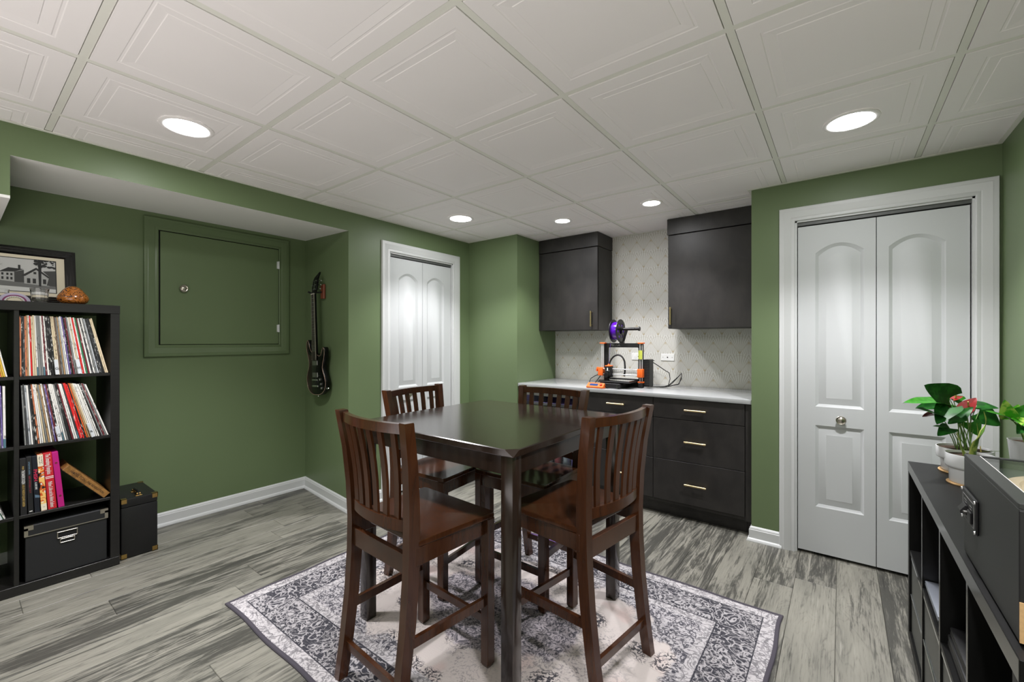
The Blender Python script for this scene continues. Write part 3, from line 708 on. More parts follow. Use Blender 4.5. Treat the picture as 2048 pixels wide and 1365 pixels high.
# beverage fridge
t = thing('beverage_fridge', 'black glass door beverage fridge glowing purple under the counter', 'fridge', (-2.06, CF + .3, 0))
fx0, fx1 = -2.362, -1.760
b = B(); b.box(fx0, fx0 + .03, CF + .03, YB - .05, .03, .872); b.box(fx1 - .03, fx1, CF + .03, YB - .05, .03, .872); b.box(fx0, fx1, CF + .03, YB - .05, .84, .872); b.box(fx0, fx1, CF + .03, YB - .05, .03, .12)
b.box(fx0, fx1, YB - .09, YB - .05, .03, .872); b.build('body', BLACKPL, t, smooth=0)
b = B()
for q in ((fx0 + .012, fx0 + .052, .06, .872), (fx1 - .052, fx1, .06, .872), (fx0 + .012, fx1, .852, .872), (fx0 + .012, fx1, .06, .105)): b.box(q[0], q[1], CF - .006, CF + .024, q[2], q[3], .001)
dr = b.build('door', BLACKPL, t, smooth=0)
b = B(); b.box(fx0 + .052, fx1 - .052, CF - .004, CF + .012, .812, .852); b.build('door_trim', STEELF, dr, smooth=0)
b = B(); b.box(fx0 + .052, fx1 - .052, CF + .004, CF + .009, .105, .812); b.build('pane', PANE, dr, smooth=0)
b = B(); b.box(fx0 + .012, fx0 + .02, CF - .034, CF - .026, .25, .80, .002); b.box(fx0 + .012, fx0 + .02, CF - .03, CF - .006, .26, .275); b.box(fx0 + .012, fx0 + .02, CF - .03, CF - .006, .775, .79); b.build('handle', STEELF, dr, smooth=0)
b = B(); b.box(fx0 + .06, fx1 - .06, CF + .05, CF + .06, .832, .838); b.build('led_strip', LEDP, t, smooth=0)
SHZ = (.725, .52, .20)
for z in SHZ:
    b = B()
    for k in range(15): b.cyl((fx0 + .045 + k * .0365, CF + .06, z), (fx0 + .045 + k * .0365, YB - .1, z), .002, seg=6)
    b.box(fx0 + .035, fx1 - .035, CF + .045, CF + .053, z - .004, z + .022); b.build('shelf', STEELF, t, smooth=0)
d = bpy.data.lights.new('fridge_led', 'AREA'); d.shape = 'RECTANGLE'; d.size = .5; d.size_y = .03; d.energy = 1.0; d.color = (.42, .3, 1.)
o = bpy.data.objects.new('fridge_led', d); COL.objects.link(o); o.location = (-2.06, CF + .12, .83)
def can(p, m, lab, grp, h=.122):
    b = B(); b.lathe([(.024, 0), (.031, .006), (.033, .012), (.033, h - .018), (.029, h - .004), (.027, h), (.024, h - .003), (.001, h - .003)], c=p, seg=18)
    return tag(b.build('drink_can', m), lab, 'can', grp)
ON = 'first second third fourth fifth sixth seventh eighth ninth tenth eleventh twelfth thirteenth fourteenth fifteenth sixteenth seventeenth eighteenth nineteenth twentieth'.split()
ON += ['twenty-' + q for q in ON[:9]] + ['thirtieth'] + ['thirty-' + q for q in ON[:9]] + ['fortieth'] + ['forty-' + q for q in ON[:9]]
for z, nm, grp, cs in ((.525 + .001, 'upper shelf of the fridge', 'cans on the upper fridge shelf', 'silver purple teal purple silver purple'.split()), (.203, 'bottom shelf of the fridge', 'cans on the bottom fridge shelf', 'red teal silver red silver purple'.split())):
    for k, cn in enumerate(cs):
        can((fx0 + .085 + k * .086, CF + .105, z + .002), CANS[cn], '%s drink can, %s from the fridge handle, on the %s' % (cn, ON[k], nm), grp)

# wall cabinets
UF = 3.55
def wall_cabinet(x0, x1, dx0, dx1, hx, label, ends):
    t = thing('wall_cabinet', label, 'cabinet', ((x0 + x1) / 2, UF + .15, 1.4))
    b = B(); b.box(x0, x1, UF + .021, YB - .001, 1.403, 2.157); b.build('carcass', CABW, t, smooth=0)
    b = B(); b.box(x0 - (.004 if ends < 0 else 0), x1 + (.004 if ends > 0 else 0), UF - .004, YB - .001, 2.162, CEIL - .003, .001); b.build('crown_panel', CABW, t, smooth=0)
    b = B(); b.box(dx0, dx1, UF, UF + .02, 1.405, 2.155, .001); d = b.build('door', CABW, t, smooth=0)
    bar_handle(d, (hx, UF, 1.505), (0, 0, 1), .142)
    if ends > 0: b = B(); b.box(x0, dx0 - .002, UF + .002, UF + .021, 1.403, 2.157); b.build('filler', CABW, t, smooth=0)
    else: b = B(); b.box(dx1 + .002, x1, UF + .002, UF + .021, 1.403, 2.157); b.build('filler', CABW, t, smooth=0)
wall_cabinet(KX0 + .002, -1.740, -2.342, -1.743, -1.797, 'narrower charcoal wall cabinet above the beverage fridge with gold pull', 1)
wall_cabinet(-1.118, KX1 - .002, -1.115, -.502, -1.091, 'wider charcoal wall cabinet beside the green corner with gold pull', -1)

# outlets
def outlet(x0, x1, z0, z1, label, kind):
    t = thing('wall_outlet', label, 'outlet', ((x0 + x1) / 2, YB, (z0 + z1) / 2))
    b = B(); b.box(x0, x1, YB - .006, YB - .0003, z0, z1, .002); b.build('cover_plate', PLATE, t, smooth=0)
    b = B(); xm, zm = (x0 + x1) / 2, (z0 + z1) / 2
    if kind:
        b.cyl((xm, YB - .008, zm), (xm, YB - .006, zm), .0055, seg=12)
        b.build('socket', BLACKPL, t)
        for q in (x0 + .018, x1 - .018):
            b = B(); b.cyl((q, YB - .007, zm), (q, YB - .006, zm), .0035, seg=8); b.build('screw', STEELF, t)
    else:
        for q in (x0 + .034, x1 - .034): b.box(q - .014, q + .014, YB - .008, YB - .006, zm - .016, zm + .016, .002)
        b.build('socket', PLATE, t, smooth=0)
outlet(-1.274, -1.158, 1.128, 1.190, 'white horizontal cable plate with one dark hole on the wallpaper', 1)
outlet(-1.545, -1.430, 1.128, 1.192, 'white horizontal outlet plate half hidden behind the printer frame', 0)

# ------------------------------------------------------------------ 3D printer on the counter
t = thing('desktop_printer', 'orange and black open frame 3D printer on the counter', '3D printer', (-1.48, 3.5, .915))
px0, px1, FY = -1.672, -1.290, 3.50
fz = .96
b = B(); fo = lambda u, v: (u, FY - .004, v)
outer = [(px0 + .02, .945), (px1 - .01, .945), (px1 - .01, 1.284), (px0 + .02, 1.284)]; hole = [(px0 + .062, .985), (px1 - .052, .985), (px1 - .052, 1.242), (px1 - .058, 1.248), (px0 + .068, 1.248), (px0 + .062, 1.242)]
b.holed(outer, [hole], fo); b.holed(outer, [hole], lambda u, v: (u, FY + .004, v))
b.loft([[(u, y, v) for u, v in outer] for y in (FY - .004, FY + .004)], cap=False); b.loft([[(u, y, v) for u, v in hole] for y in (FY - .004, FY + .004)], cap=False)
fr = b.build('frame', BLACKMET, t, smooth=0)
text('lettering', 'PRUSA', .026, pm('dull_silver_lettering', (120, 120, 116), .4), fr, frame((px0 + .125, FY - .0046, 1.266), (1, 0, 0), (0, 0, 1)), .0004, 1.15)
b = B()
for q in (px0 + .012, px1 - .028): b.cyl((q, FY - .030, .94), (q, FY - .030, 1.282), .0045, seg=12)
for q in (px0 + .027, px1 - .010): b.cyl((q, FY - .030, .94), (q, FY - .030, 1.275), .0038, seg=10)
b.build('vertical_rods', RODS, t)
for q0, q1 in ((px0 - .004, px0 + .045), (px1 - .044, px1 + .002)):
    b = B(); b.box(q0, q1, FY - .042, FY + .002, 1.280, 1.290, .002); b.build('rod_cap', ORANGE, t, smooth=0)
    b = B(); b.box(q0, q1, FY - .044, FY - .006, .957, .968, .002); b.build('rod_base', ORANGE, t, smooth=0)
    b = B(); b.box(q0 + .004, q1 - .004, FY - .048, FY - .006, .917, .956, .003); b.build('motor', BLACKMET, t, smooth=0)
b = B(); b.cyl((px0 + .02, FY - .05, 1.064), (px1 - .02, FY - .05, 1.064), .0042, seg=12); b.cyl((px0 + .02, FY - .05, 1.018), (px1 - .02, FY - .05, 1.018), .0042, seg=12); b.build('carriage_rods', RODS, t)
b = B(); b.box(px0 + .1, px1 - .04, FY - .052, FY - .046, 1.034, 1.037); b.box(px0 + .1, px1 - .04, FY - .052, FY - .046, 1.044, 1.047); b.build('belt', BLACKPL, t, smooth=0)
b = B(); b.box(px0 - .012, px0 + .034, FY - .062, FY - .018, 1.003, 1.074, .005, 2); b.box(px0 - .03, px0 - .012, FY - .056, FY - .026, 1.052, 1.076, .006, 2); b.box(px0 - .034, px0 - .022, FY - .054, FY - .03, 1.038, 1.060, .004); b.build('left_carriage_end', ORANGE, t)
b = B(); b.box(px1 - .042, px1 + .004, FY - .064, FY - .018, 1.002, 1.072, .005, 2); b.build('right_carriage_end', ORANGE, t)
b = B(); b.box(px0 - .026, px0 + .004, FY - .03, FY + .012, 1.010, 1.050, .003); b.build('axis_motor', BLACKMET, t, smooth=0)
ex = px0 + .085
b = B(); b.box(ex - .028, ex + .034, FY - .075, FY - .03, .994, 1.088, .005, 2); b.box(ex - .012, ex + .03, FY - .098, FY - .074, 1.004, 1.052, .004)
b.lathe([(.021, 0), (.022, .004), (.022, .012), (.02, .016)], mtx=frame((ex + .004, FY - .097, 1.014), (1, 0, 0), (0, 0, 1)), seg=20)
b.lathe([(.014, 0), (.013, .006), (.003, .016), (.002, .022)], mtx=frame((ex, FY - .055, .996), (1, 0, 0), (0, -1, 0)), seg=12); b.build('extruder', BLACKPL, t)
b = B(); b.box(ex - .022, ex + .032, FY - .08, FY - .026, 1.086, 1.094, .002); b.cyl((ex + .002, FY - .053, 1.094), (ex + .002, FY - .053, 1.106), .012, .007, seg=14); b.build('extruder_cap', ORANGE, t)
b = B(); b.box(ex + .006, ex + .016, FY - .099, FY - .098, 1.05, 1.075); b.build('extruder_label', PLATE, t, smooth=0)
b = B(); b.box(px0 + .062, px1 - .055, FY - .20, FY + .04, .974, .979, .001); b.build('print_bed', BLACKGL, t, smooth=0)
b = B(); b.box(px0 + .056, px1 - .050, FY - .205, FY + .045, .962, .972, .002); b.box(px0 + .12, px1 - .11, FY - .17, FY + .02, .948, .962); b.build('bed_carriage', BLACKMET, t, smooth=0)
b = B(); b.box(px0 + .13, px0 + .155, FY - .235, FY + .2, .918, .950, .003); b.box(px1 - .15, px1 - .125, FY - .235, FY + .2, .918, .950, .003)
b.box(px0 + .12, px1 - .115, FY - .24, FY - .222, .920, .958, .002); b.box(px0 + .12, px1 - .115, FY + .19, FY + .208, .920, .958, .002); b.box(px0 + .03, px1 - .02, FY - .012, FY + .012, .918, .948); b.build('base_rails', BLACKMET, t, smooth=0)
b = B()
for q in (px0 + .1425, px1 - .1375):
    for zz in (.925, .943): b.cyl((q, FY - .2425, zz), (q, FY - .2395, zz), .005, seg=10)
b.build('bolt', CHROME, t)
# tilted control box
cb = B(); cx0, cx1 = px0 - .012, px0 + .138
pr = [(FY - .275, .9155), (FY - .228, .9155), (FY - .218, .952), (FY - .238, .958), (FY - .282, .926)]
cb.prism(pr, lambda u, v, q: (q, u, v), cx0, cx1, .003); bx = cb.build('control_box', ORANGE, t, smooth=0)
ctr = Vector((0, (FY - .238 + FY - .282) / 2, .942)); up = Vector((0, .044, .032)).normalized(); nrm = Vector((1, 0, 0)).cross(up)
fm = lambda x: frame(Vector((x, ctr.y, ctr.z)) + nrm * .0005, (1, 0, 0), up)
b = B(); b.box(-.036, .036, -.012, .012, 0, .0015, mtx=fm(cx0 + .062)); b.build('screen', LCD, bx, smooth=0)
b = B(); b.lathe([(.0105, 0), (.0105, .007), (.008, .009), (.001, .009)], mtx=fm(cx0 + .126), seg=18); b.build('dial', pm('dark_orange_dial', (176, 44, 14), .4), bx)
# power supply, label, cable arch, spool
b = B(); b.box(px1 - .008, px1 + .042, FY - .012, FY + .085, .925, 1.150, .002); psu = b.build('power_supply', BLACKPL, t, smooth=0)
b = B()
for i in range(15):
    for j in range(4): b.box(px1 - .002 + j * .011, px1 + .004 + j * .011, FY - .0135, FY - .0119, .945 + i * .0132, .949 + i * .0132)
b.build('vent_grid', pm('grey_vent_slots', (80, 82, 84), .5), psu, smooth=0)['kind'] = 'stuff'
b = B(); b.box(px1 - .052, px1 - .034, FY - .006, FY - .0042, 1.152, 1.225); b.box(px1 - .030, px1 - .006, FY - .040, FY - .036, 1.152, 1.225); b.build('warning_label', TAPE, t, smooth=0)
b = B(); pts = []
for k in range(15):
    a = PI * (1.02 - k / 14 * 1.12); pts.append((ex + .062 + .072 * math.cos(a), FY - .02 + .02 * math.sin(a), 1.085 + .098 * max(-.6, math.sin(a)) - (.05 * max(0, k - 11) / 3)))
b.tube(pts, .0075, 8); b.build('cable_sleeve', CABLE, t)
b = B(); b.cyl((ex, FY - .05, 1.1), (ex - .002, FY - .01, 1.285), .0009, seg=5); b.build('filament_strand', FIL, t)
b = B(); b.prism([(px0 + .165, 1.284), (px0 + .195, 1.284), (px0 + .198, 1.296), (px0 + .232, 1.400), (px0 + .210, 1.412), (px0 + .180, 1.296)], lambda u, v, q: (u, q, v), FY + .012, FY + .020); b.box(px0 + .162, px0 + .198, FY - .008, FY + .024, 1.2845, 1.298, .002)
b.cyl((px0 + .07, FY + .016, 1.405), (px0 + .325, FY + .016, 1.405), .0115, seg=16); b.cyl((px0 + .323, FY + .016, 1.405), (px0 + .335, FY + .016, 1.405), .018, seg=16)
for k in range(8): b.cyl((px0 + .235 + k * .011, FY + .016, 1.405), (px0 + .240 + k * .011, FY + .016, 1.405), .0135, seg=12)
b.build('spool_holder', BLACKPL, t)
sp = thing('filament_spool', 'black spool of shiny purple filament hung above the printer', 'filament spool', (px0 + .135, FY + .016, 1.390))
SM = frame((px0 + .100, FY + .016, 1.390), (0, 1, 0), (0, 0, 1))
for z in (0, .063):
    b = B(); a0 = [(.0285 * math.cos(2 * PI * k / 40), .0285 * math.sin(2 * PI * k / 40)) for k in range(40)]; o1 = [(.1 * math.cos(2 * PI * k / 40), .1 * math.sin(2 * PI * k / 40)) for k in range(40)]
    wins = []
    for q in range(6):
        am = 2 * PI * q / 6; w = []
        for k in range(5): a = am + (k / 4 - .5) * .55; w.append((.068 * math.cos(a), .068 * math.sin(a)))
        for k in range(5): a = am - (k / 4 - .5) * .42; w.append((.042 * math.cos(a), .042 * math.sin(a)))
        wins.append(w)
    for zz in (z, z + .004): b.holed(o1, [a0] + wins, lambda u, v: SM @ Vector((u, v, zz)))
    for lp in [o1, a0] + wins: b.loft([[SM @ Vector((u, v, zz)) for u, v in lp] for zz in (z, z + .004)], cap=False)
    b.build('flange', BLACKPL, sp, smooth=30)
b = B(); b.lathe([(.030, .004), (.0765, .004), (.0775, .010), (.0785, .02), (.0785, .048), (.0775, .057), (.0765, .063), (.030, .063)], mtx=SM, seg=48, cap=False); b.build('filament_winding', FIL, sp)

# cords
b = B(); b.tube([(px1 + .03, FY + .08, 1.13), (-1.235, 3.64, 1.10), (-1.20, 3.72, 1.055), (-1.165, 3.74, 1.03), (-1.155, 3.73, .98), (-1.16, 3.70, .93), (-1.175, 3.66, .9205), (-1.20, 3.62, .9200), (-1.225, 3.60, .9205), (-1.19, 3.585, .9205), (-1.15, 3.62, .921), (-1.13, 3.70, .945), (-1.10, 3.78, 1.0), (-1.085, 3.80, 1.022), (-1.078, 3.79, 1.0), (-1.085, 3.74, .94), (-1.11, 3.70, .935), (-1.15, 3.66, .922), (-1.21, 3.60, .9202), (-1.27, 3.565, .9205), (-1.31, 3.57, .935)], .0035, 6)
b.tube([(-1.155, 3.67, .925), (-1.13, 3.72, .96), (-1.09, 3.78, 1.01), (-1.082, 3.80, 1.03), (-1.075, 3.78, .98), (-1.09, 3.73, .935), (-1.13, 3.70, .93)], .003, 6)
b.build('power_cord', CABLE, t)
b = B(); b.tube([(px0 - .015, FY - .02, 1.01), (px0 - .05, FY - .03, .998), (px0 - .085, FY - .05, .972), (px0 - .092, FY - .06, .945), (px0 - .072, FY - .06, .923), (px0 - .045, FY - .05, .932), (px0 - .02, FY - .03, .975), (px0 - .002, FY - .015, 1.005)], .0036, 6)
b.build('motor_cable', CABLE, t)
b = B(); b.cyl((-1.462, YB - .008, 1.162), (-1.462, YB - .045, 1.162), .014, .008, seg=12); b.tube([(-1.462, YB - .045, 1.162), (-1.45, YB - .07, 1.155), (-1.40, YB - .075, 1.12), (-1.35, YB - .08, 1.14), (-1.30, YB - .10, 1.13)], .0035, 6)
b.build('power_plug', CABLE, t)

# ------------------------------------------------------------------ cube bookshelf
SX0, SX1 = -3.735, -3.342
Y0, Y1 = -.178, .610
cols = [(-.138, .2055), (.2235, .570)]
zrows = [(1.120, 1.461), (.762, 1.104), (.404, .746), (.050, .388)]
t = thing('cube_bookshelf', 'tall black brown open cube shelf full of records', 'bookshelf', ((SX0 + SX1) / 2, (Y0 + Y1) / 2, 0))
def part(nm, *q, bev=.001, m=SHELFW, par=None):
    b = B(); b.box(*q, bev); return b.build(nm, m, par or t, smooth=0)
part('top_board', SX0, SX1 + .003, Y0 - .001, Y1 + .001, 1.461, 1.508)
part('bottom_board', SX0, SX1, Y0, Y1, .002, .050)
part('side_board', SX0, SX1, Y0, Y0 + .040, .050, 1.461); part('side_board', SX0, SX1, Y1 - .040, Y1, .050, 1.461)
part('divider', SX0, SX1 - .004, .2055, .2235, .050, 1.461)
for za, zb in ((1.104, 1.120), (.746, .762), (.388, .404)):
    for a, c in cols: part('shelf_board', SX0, SX1 - .005, a, c, za, zb)

def lean(y0, zb, ang):
    """frame standing at y0 on zb, leaning back towards smaller y by ang"""
    return Matrix.Translation((0, y0, zb)) @ Matrix.Rotation(ang, 4, 'X')
XF = -3.349
def slab(nm, y0, zb, ang, th, h, d, m, label, cat, group, xf=XF):
    """upright thin slab; local: x depth, y thickness, z height; base corner at (y0, zb)"""
    M = Matrix.Translation((xf - d / 2, y0, zb)) @ Matrix.Rotation(ang, 4, 'X')
    b = B(); b.box(-d / 2, d / 2, 0, th, 0, h)
    o = b.build(nm, m, smooth=0)
    o.matrix_world = M; o.location = M.to_translation(); o.rotation_euler = (ang, 0, 0)
    return tag(o, label, cat, group)
def row(names, ya, zb, a0, a1, ex, where, group, tabs={}, stick=(), hmul=1.):
    y = ya; n = len(names); rq = random.Random(len(where))
    for k, nm in enumerate(names):
        a = R(a0 + (a1 - a0) * (k / max(1, n - 1)) ** ex); th = .0047 + rq.random() * .0014
        if nm.endswith('2'): th *= 1.6
        nm = nm.rstrip('2'); h = .312 + rq.uniform(-.003, .004); d = .312
        if h * math.cos(a) > .333: h = .32
        y2 = y + (th * math.sin(0))
        o = slab('record_sleeve', y, zb + .0015 + .0, a, th, h * hmul, d, SP[nm], '%s record sleeve, %s from the %s' % ({'black': 'black printed', 'white': 'white', 'patterned': 'orange patterned'}.get(nm, nm), ON[k], where), 'record', group, XF - rq.uniform(0, .004))
        if k in stick:
            b = B(); b.box(d / 2, d / 2 + .0004, .0002, th - .0002, .0, .045); b.build('call_sticker', TEAL, o, local=True, smooth=0)
        if k in tabs:
            M = o.matrix_world
            tb = B(); tb.box(-.004, .012, -.011, .003, .004, .084)
            q = tb.build('record_divider', BLUEGREY, smooth=0); q.location = (XF - .001 , y, zb); q.rotation_euler = (a, 0, 0)
            tag(q, 'white divider tab with the letter %s among the records' % tabs[k], 'divider tab')
            text('lettering', tabs[k], .019, LETTERK, q, Matrix.Translation(q.location) @ Matrix.Rotation(a, 4, 'X') @ frame((.0125, -.004, .036), (0, 1, 0), (0, 0, 1)))
        a2 = R(a0 + (a1 - a0) * (min(k + 1, n - 1) / max(1, n - 1)) ** ex); y += th / math.cos(a) + .0003 + .314 * (math.sin(a2) - math.sin(a)) * (1 if a2 > a else 0)
    return y
r1 = 'patterned black charcoal patterned tan white red cream cream white grey2 grey white maroon white black2 black black cream cream brown grey tan silver white purple black maroon grey white cream white red white green maroon white charcoal white grey silver black charcoal black cream cream'.split()
row(r1, .2266, 1.120, .4, 12.5, 1.2, "shelf's middle upright on the top right shelf", 'records on the top right shelf', {19: 'G', 31: 'H'}, (9, 12))
r2 = 'grey charcoal silver white charcoal black patterned white white cream grey tan white brown purple maroon black white white white grey black2 maroon white white charcoal red2 red black orange tan cream white white white white black grey maroon grey white'.split()
row(r2, .243, .762, 2.5, 17.5, 1., "shelf's middle upright on the second right shelf", 'records on the second right shelf', {17: 'Q', 33: 'R'}, (18, 25))
row('cream white orange yellow yellow white'.split(), .144, 1.120, 9, 10, 1., 'outer end of the top shelf, beyond the upright', 'records on the top shelf beyond the upright', {2: 'F'})
row('black charcoal red grey purple white2'.split(), .143, .762, 4.5, .6, 1., 'outer end of the second shelf, beyond the upright', 'records on the second shelf beyond the upright', {}, (5,))
row('cream purple silver white green white'.split(), .138, .404, 18, 19, 1., 'outer end of the third shelf, beyond the upright', 'records on the third shelf beyond the upright', {2: 'Y', 4: 'N'}, (), .8)

# books on the third shelf
def book(nm, y, a, th, h, d, m, label, cat='book'):
    M = Matrix.Translation((XF - d / 2, y, .405)) @ Matrix.Rotation(R(a), 4, 'X')
    b = B(); b.box(-d / 2, d / 2, 0, th, 0, h, .0012); o = b.build(nm, m, smooth=0); o.location = M.to_translation(); o.rotation_euler = (R(a), 0, 0)
    tag(o, label, cat); return o, M, d, th
def spine_text(o, M, d, th, s, size, m, z, fit=None, off=0.):
    text('lettering', s, size, m, o, M @ frame((d / 2 + .0006, th / 2 + off, z), (0, 0, -1), (0, 1, 0)), .0003, fit=fit)
BB = pm('black_book_cloth', (24, 24, 26), .5); BN = pm('blue_black_book_cover', (20, 24, 34), .4)
o, M, d, th = book('music_book', .2285, .8, .0225, .292, .22, BB, 'black book lettered in white and gold beside the middle upright')
spine_text(o, M, d, th, 'PHISH', .010, LETTERG, .243, .017); spine_text(o, M, d, th, 'THE BAKER\'S DOZEN', .0155, LETTERW, .195, .071); spine_text(o, M, d, th, 'LIVE AT MADISON SQUARE GARDEN', .0125, LETTERG, .100, .112)
o, M, d, th = book('music_book', .2548, 1.5, .0190, .297, .22, BB, 'black book with dim maroon and slate lettering, second from the upright')
def strokes(o, d, th, z0, z1, hgt, m, yc=0., seed=1):
    """small print too fine to read: broken strokes along the spine"""
    b = B(); q = random.Random(seed); z = z1
    while z > z0:
        l = q.uniform(.0015, .0035); y = th / 2 + yc + q.uniform(-.0008, .0008); b.box(d / 2, d / 2 + .0005, y - hgt / 2 * q.uniform(.6, 1), y + hgt / 2, z - l, z); z -= l + q.choice((.0008, .0008, .0012, .004))
    b.build('small_print', m, o, local=True, smooth=0)
strokes(o, d, th, .205, .270, .006, LETTERT, seed=4); strokes(o, d, th, .110, .196, .007, LETTERM, seed=7)
b = B(); b.box(d / 2, d / 2 + .0005, .004, th - .004, .010, .014); b.build('printed_mark', LETTERW, o, local=True, smooth=0)
o, M, d, th = book('music_book', .2776, 2.2, .0190, .296, .22, BN, 'blue black book with a bright pink and red title')
spine_text(o, M, d, th, 'PHISH', .019, LETTERR, .195, .060); spine_text(o, M, d, th, 'A LIVE ONE', .011, LETTERW, .139, .038)
b = B(); b.prism([(.004, .078), (.020, .074), (.020, .086), (.004, .094)], lambda u, v, q: (q, u, v), d / 2, d / 2 + .0005); b.build('printed_mark', LETTERT, o, local=True, smooth=0)
o, M, d, th = book('music_book', .3009, 3., .0205, .300, .22, COLLAGE, 'book with a colourful collage on its spine and cream end bands')
for za, zb in ((.238, .298), (.002, .038)): b = B(); b.box(d / 2, d / 2 + .0006, 0, th, za, zb); b.build('cream_band', CREAM, o, local=True, smooth=0)
strokes(o, d + .001, th, .246, .290, .004, LETTERK, .005, 3); strokes(o, d + .001, th, .248, .290, .003, LETTERK, -.003, 5); spine_text(o, M, d, th, 'I', .012, LETTERK, .020)
o, M, d, th = book('box_set', .3257, 3.8, .0320, .303, .30, REDBOOK, 'thick red box set with white script on its spine')
spine_text(o, M, d, th, 'The Smashing Pumpkins', .025, LETTERW, .243, .108); spine_text(o, M, d, th, 'Mellon Collie and the Infinite Sadness', .022, LETTERW, .079, .138)
b = B(); b.box(d / 2, d / 2 + .0006, .001, th - .001, .166, .1695); b.box(d / 2, d / 2 + .0006, .001, th - .001, .174, .1775); b.build('printed_rule', LETTERW, o, local=True, smooth=0)
o, M, d, th = book('magenta_binder', .3632, 4.8, .0235, .303, .30, MAG, 'tall plain magenta slip case beside the red box set')
for z in (.243, .062):
    b = B(); b.cyl((d / 2, th / 2, z), (d / 2 + .0005, th / 2, z), .0055, seg=14); b.build('printed_mark', LETTERM, o, local=True)
# the bronze book leans steeply against the side board
a = R(40.0); L2 = .258; th = .0345
M = Matrix.Translation((XF - .11, .5432, .4055)) @ Matrix.Rotation(a, 4, 'X')
b = B(); b.box(-.11, .11, 0, th, 0, L2, .0015); o = b.build('bronze_book', [BRONZE], smooth=0); o.location = M.to_translation(); o.rotation_euler = (a, 0, 0)
tag(o, 'bronze book leaning steeply towards the magenta slip case', 'book')
b = B(); b.box(-.108, .1095, -.0015, .0, .001, L2 - .001); b.build('black_cover', BB, o, local=True, smooth=0)
spine_text(o, M, .22, th, 'H', .022, LETTERB, .223, .010); spine_text(o, M, .22, th, 'MILTON', .022, LETTERB, .171, .062); spine_text(o, M, .22, th, 'THE REVOLUTION', .016, LETTERB, .075, .104)
b = B(); b.prism([(th / 2 + .0085 * (1 if k % 2 else .42) * math.sin(PI * k / 5 + PI / 2), .2095 + .0085 * (1 if k % 2 else .42) * math.cos(PI * k / 5 + PI / 2)) for k in range(10)], lambda u, v, q: (q, u, v), .11, .1106); b.build('star_mark', LETTERB, o, local=True, smooth=0)

# storage box in the bottom cube
t = thing('storage_box', 'black lidded storage box with metal corners in the bottom cube', 'storage box', (-3.54, .395, .051))
XB = -3.352; ya, yb = .242, .560
b = B(); b.box(-3.70, XB - .003, ya + .003, yb - .003, .0515, .300, .002); b.build('body', BOARD, t, smooth=0)
b = B(); b.box(-3.702, XB, ya - .001, yb + .001, .287, .341, .003); ld = b.build('lid', BOARD, t, smooth=0)
b = B(); b.box(XB - .001, XB + .0015, ya, yb, .286, .2905); b.build('lid_edge', NICKEL, ld, smooth=0)
for y, s in ((ya - .0015, 1), (yb + .0015, -1)):
    b = B(); b.box(XB - .028, XB + .0012, y, y + s * .033, .329, .3422); b.box(XB - .001, XB + .0013, y, y + s * .033, .318, .3422); b.box(XB - .001, XB + .0013, y, y + s * .014, .287, .330)
    b.cyl((XB, y + s * .021, .331), (XB + .003, y + s * .021, .331), .004, seg=8); b.build('metal_corner', NICKEL, ld, smooth=0)
def label_frame(y0, y1, z0, z1, nm, w=.0045):
    b = B()
    for q in ((y0, y1, z1 - w, z1), (y0, y1, z0, z0 + w), (y0, y0 + w, z0, z1), (y1 - w, y1, z0, z1)): b.box(XB - .004, XB + .002, *q, .0008)
    return b.build(nm, NICKEL, t, smooth=0)
g = label_frame(.358, .438, .236, .272, 'handle_frame'); b = B(); b.box(XB - .0038, XB - .0015, .362, .434, .240, .268); b.build('handle_hole_shade', BLACKGAP, g, smooth=0)  # black plate painted in for the shade inside the handle opening
label_frame(.369, .427, .210, .233, 'label_holder', .0035)

# record case on the floor
t = thing('record_case', 'black leatherette record case with brass corners on the floor', 'case', (-3.56, .711, 0))
cx0, cx1, cy0, cy1 = -3.745, -3.392, .625, .797
b = B(); b.box(cx0, cx1, cy0, cy1, .004, .305, .004, 2); b.build('body', LEATH, t)
b = B(); b.box(cx0, cx1, cy0, cy1, .307, .357, .005, 2); b.build('lid', LEATH, t)
for x, sx in ((cx0, 1), (cx1, -1)):
    for y, sy in ((cy0, 1), (cy1, -1)):
        for z, sz in ((.004, 1), (.357, -1)):
            b = B(); e = .0015; q = .026
            b.box(x - sx * e, x + sx * q, y - sy * e, y + sy * q, z - sz * e, z + sz * .001); b.box(x - sx * e, x + sx * .001, y - sy * e, y + sy * q, z - sz * e, z + sz * q); b.box(x - sx * e, x + sx * q, y - sy * e, y + sy * .001, z - sz * e, z + sz * q)
            b.cyl((x - sx * .0015, y + sy * .014, z + sz * .014), (x - sx * .003, y + sy * .014, z + sz * .014), .003, seg=8); b.build('brass_corner', BRASS, t, smooth=0)
b = B(); ym = (cy0 + cy1) / 2; hx = -3.475
b.tube([(hx - .055, ym, .358), (hx - .052, ym, .372), (hx - .035, ym, .380), (hx + .035, ym, .380), (hx + .052, ym, .372), (hx + .055, ym, .358)], .007, 8); h = b.build('handle', LEATH, t)
for q in (hx - .052, hx + .052):
    b = B(); b.box(q - .012, q + .012, ym - .016, ym + .016, .356, .3605, .001); b.box(q - .006, q + .006, ym - .011, ym + .011, .36, .374, .002); b.build('handle_mount', BRASS, t, smooth=0)

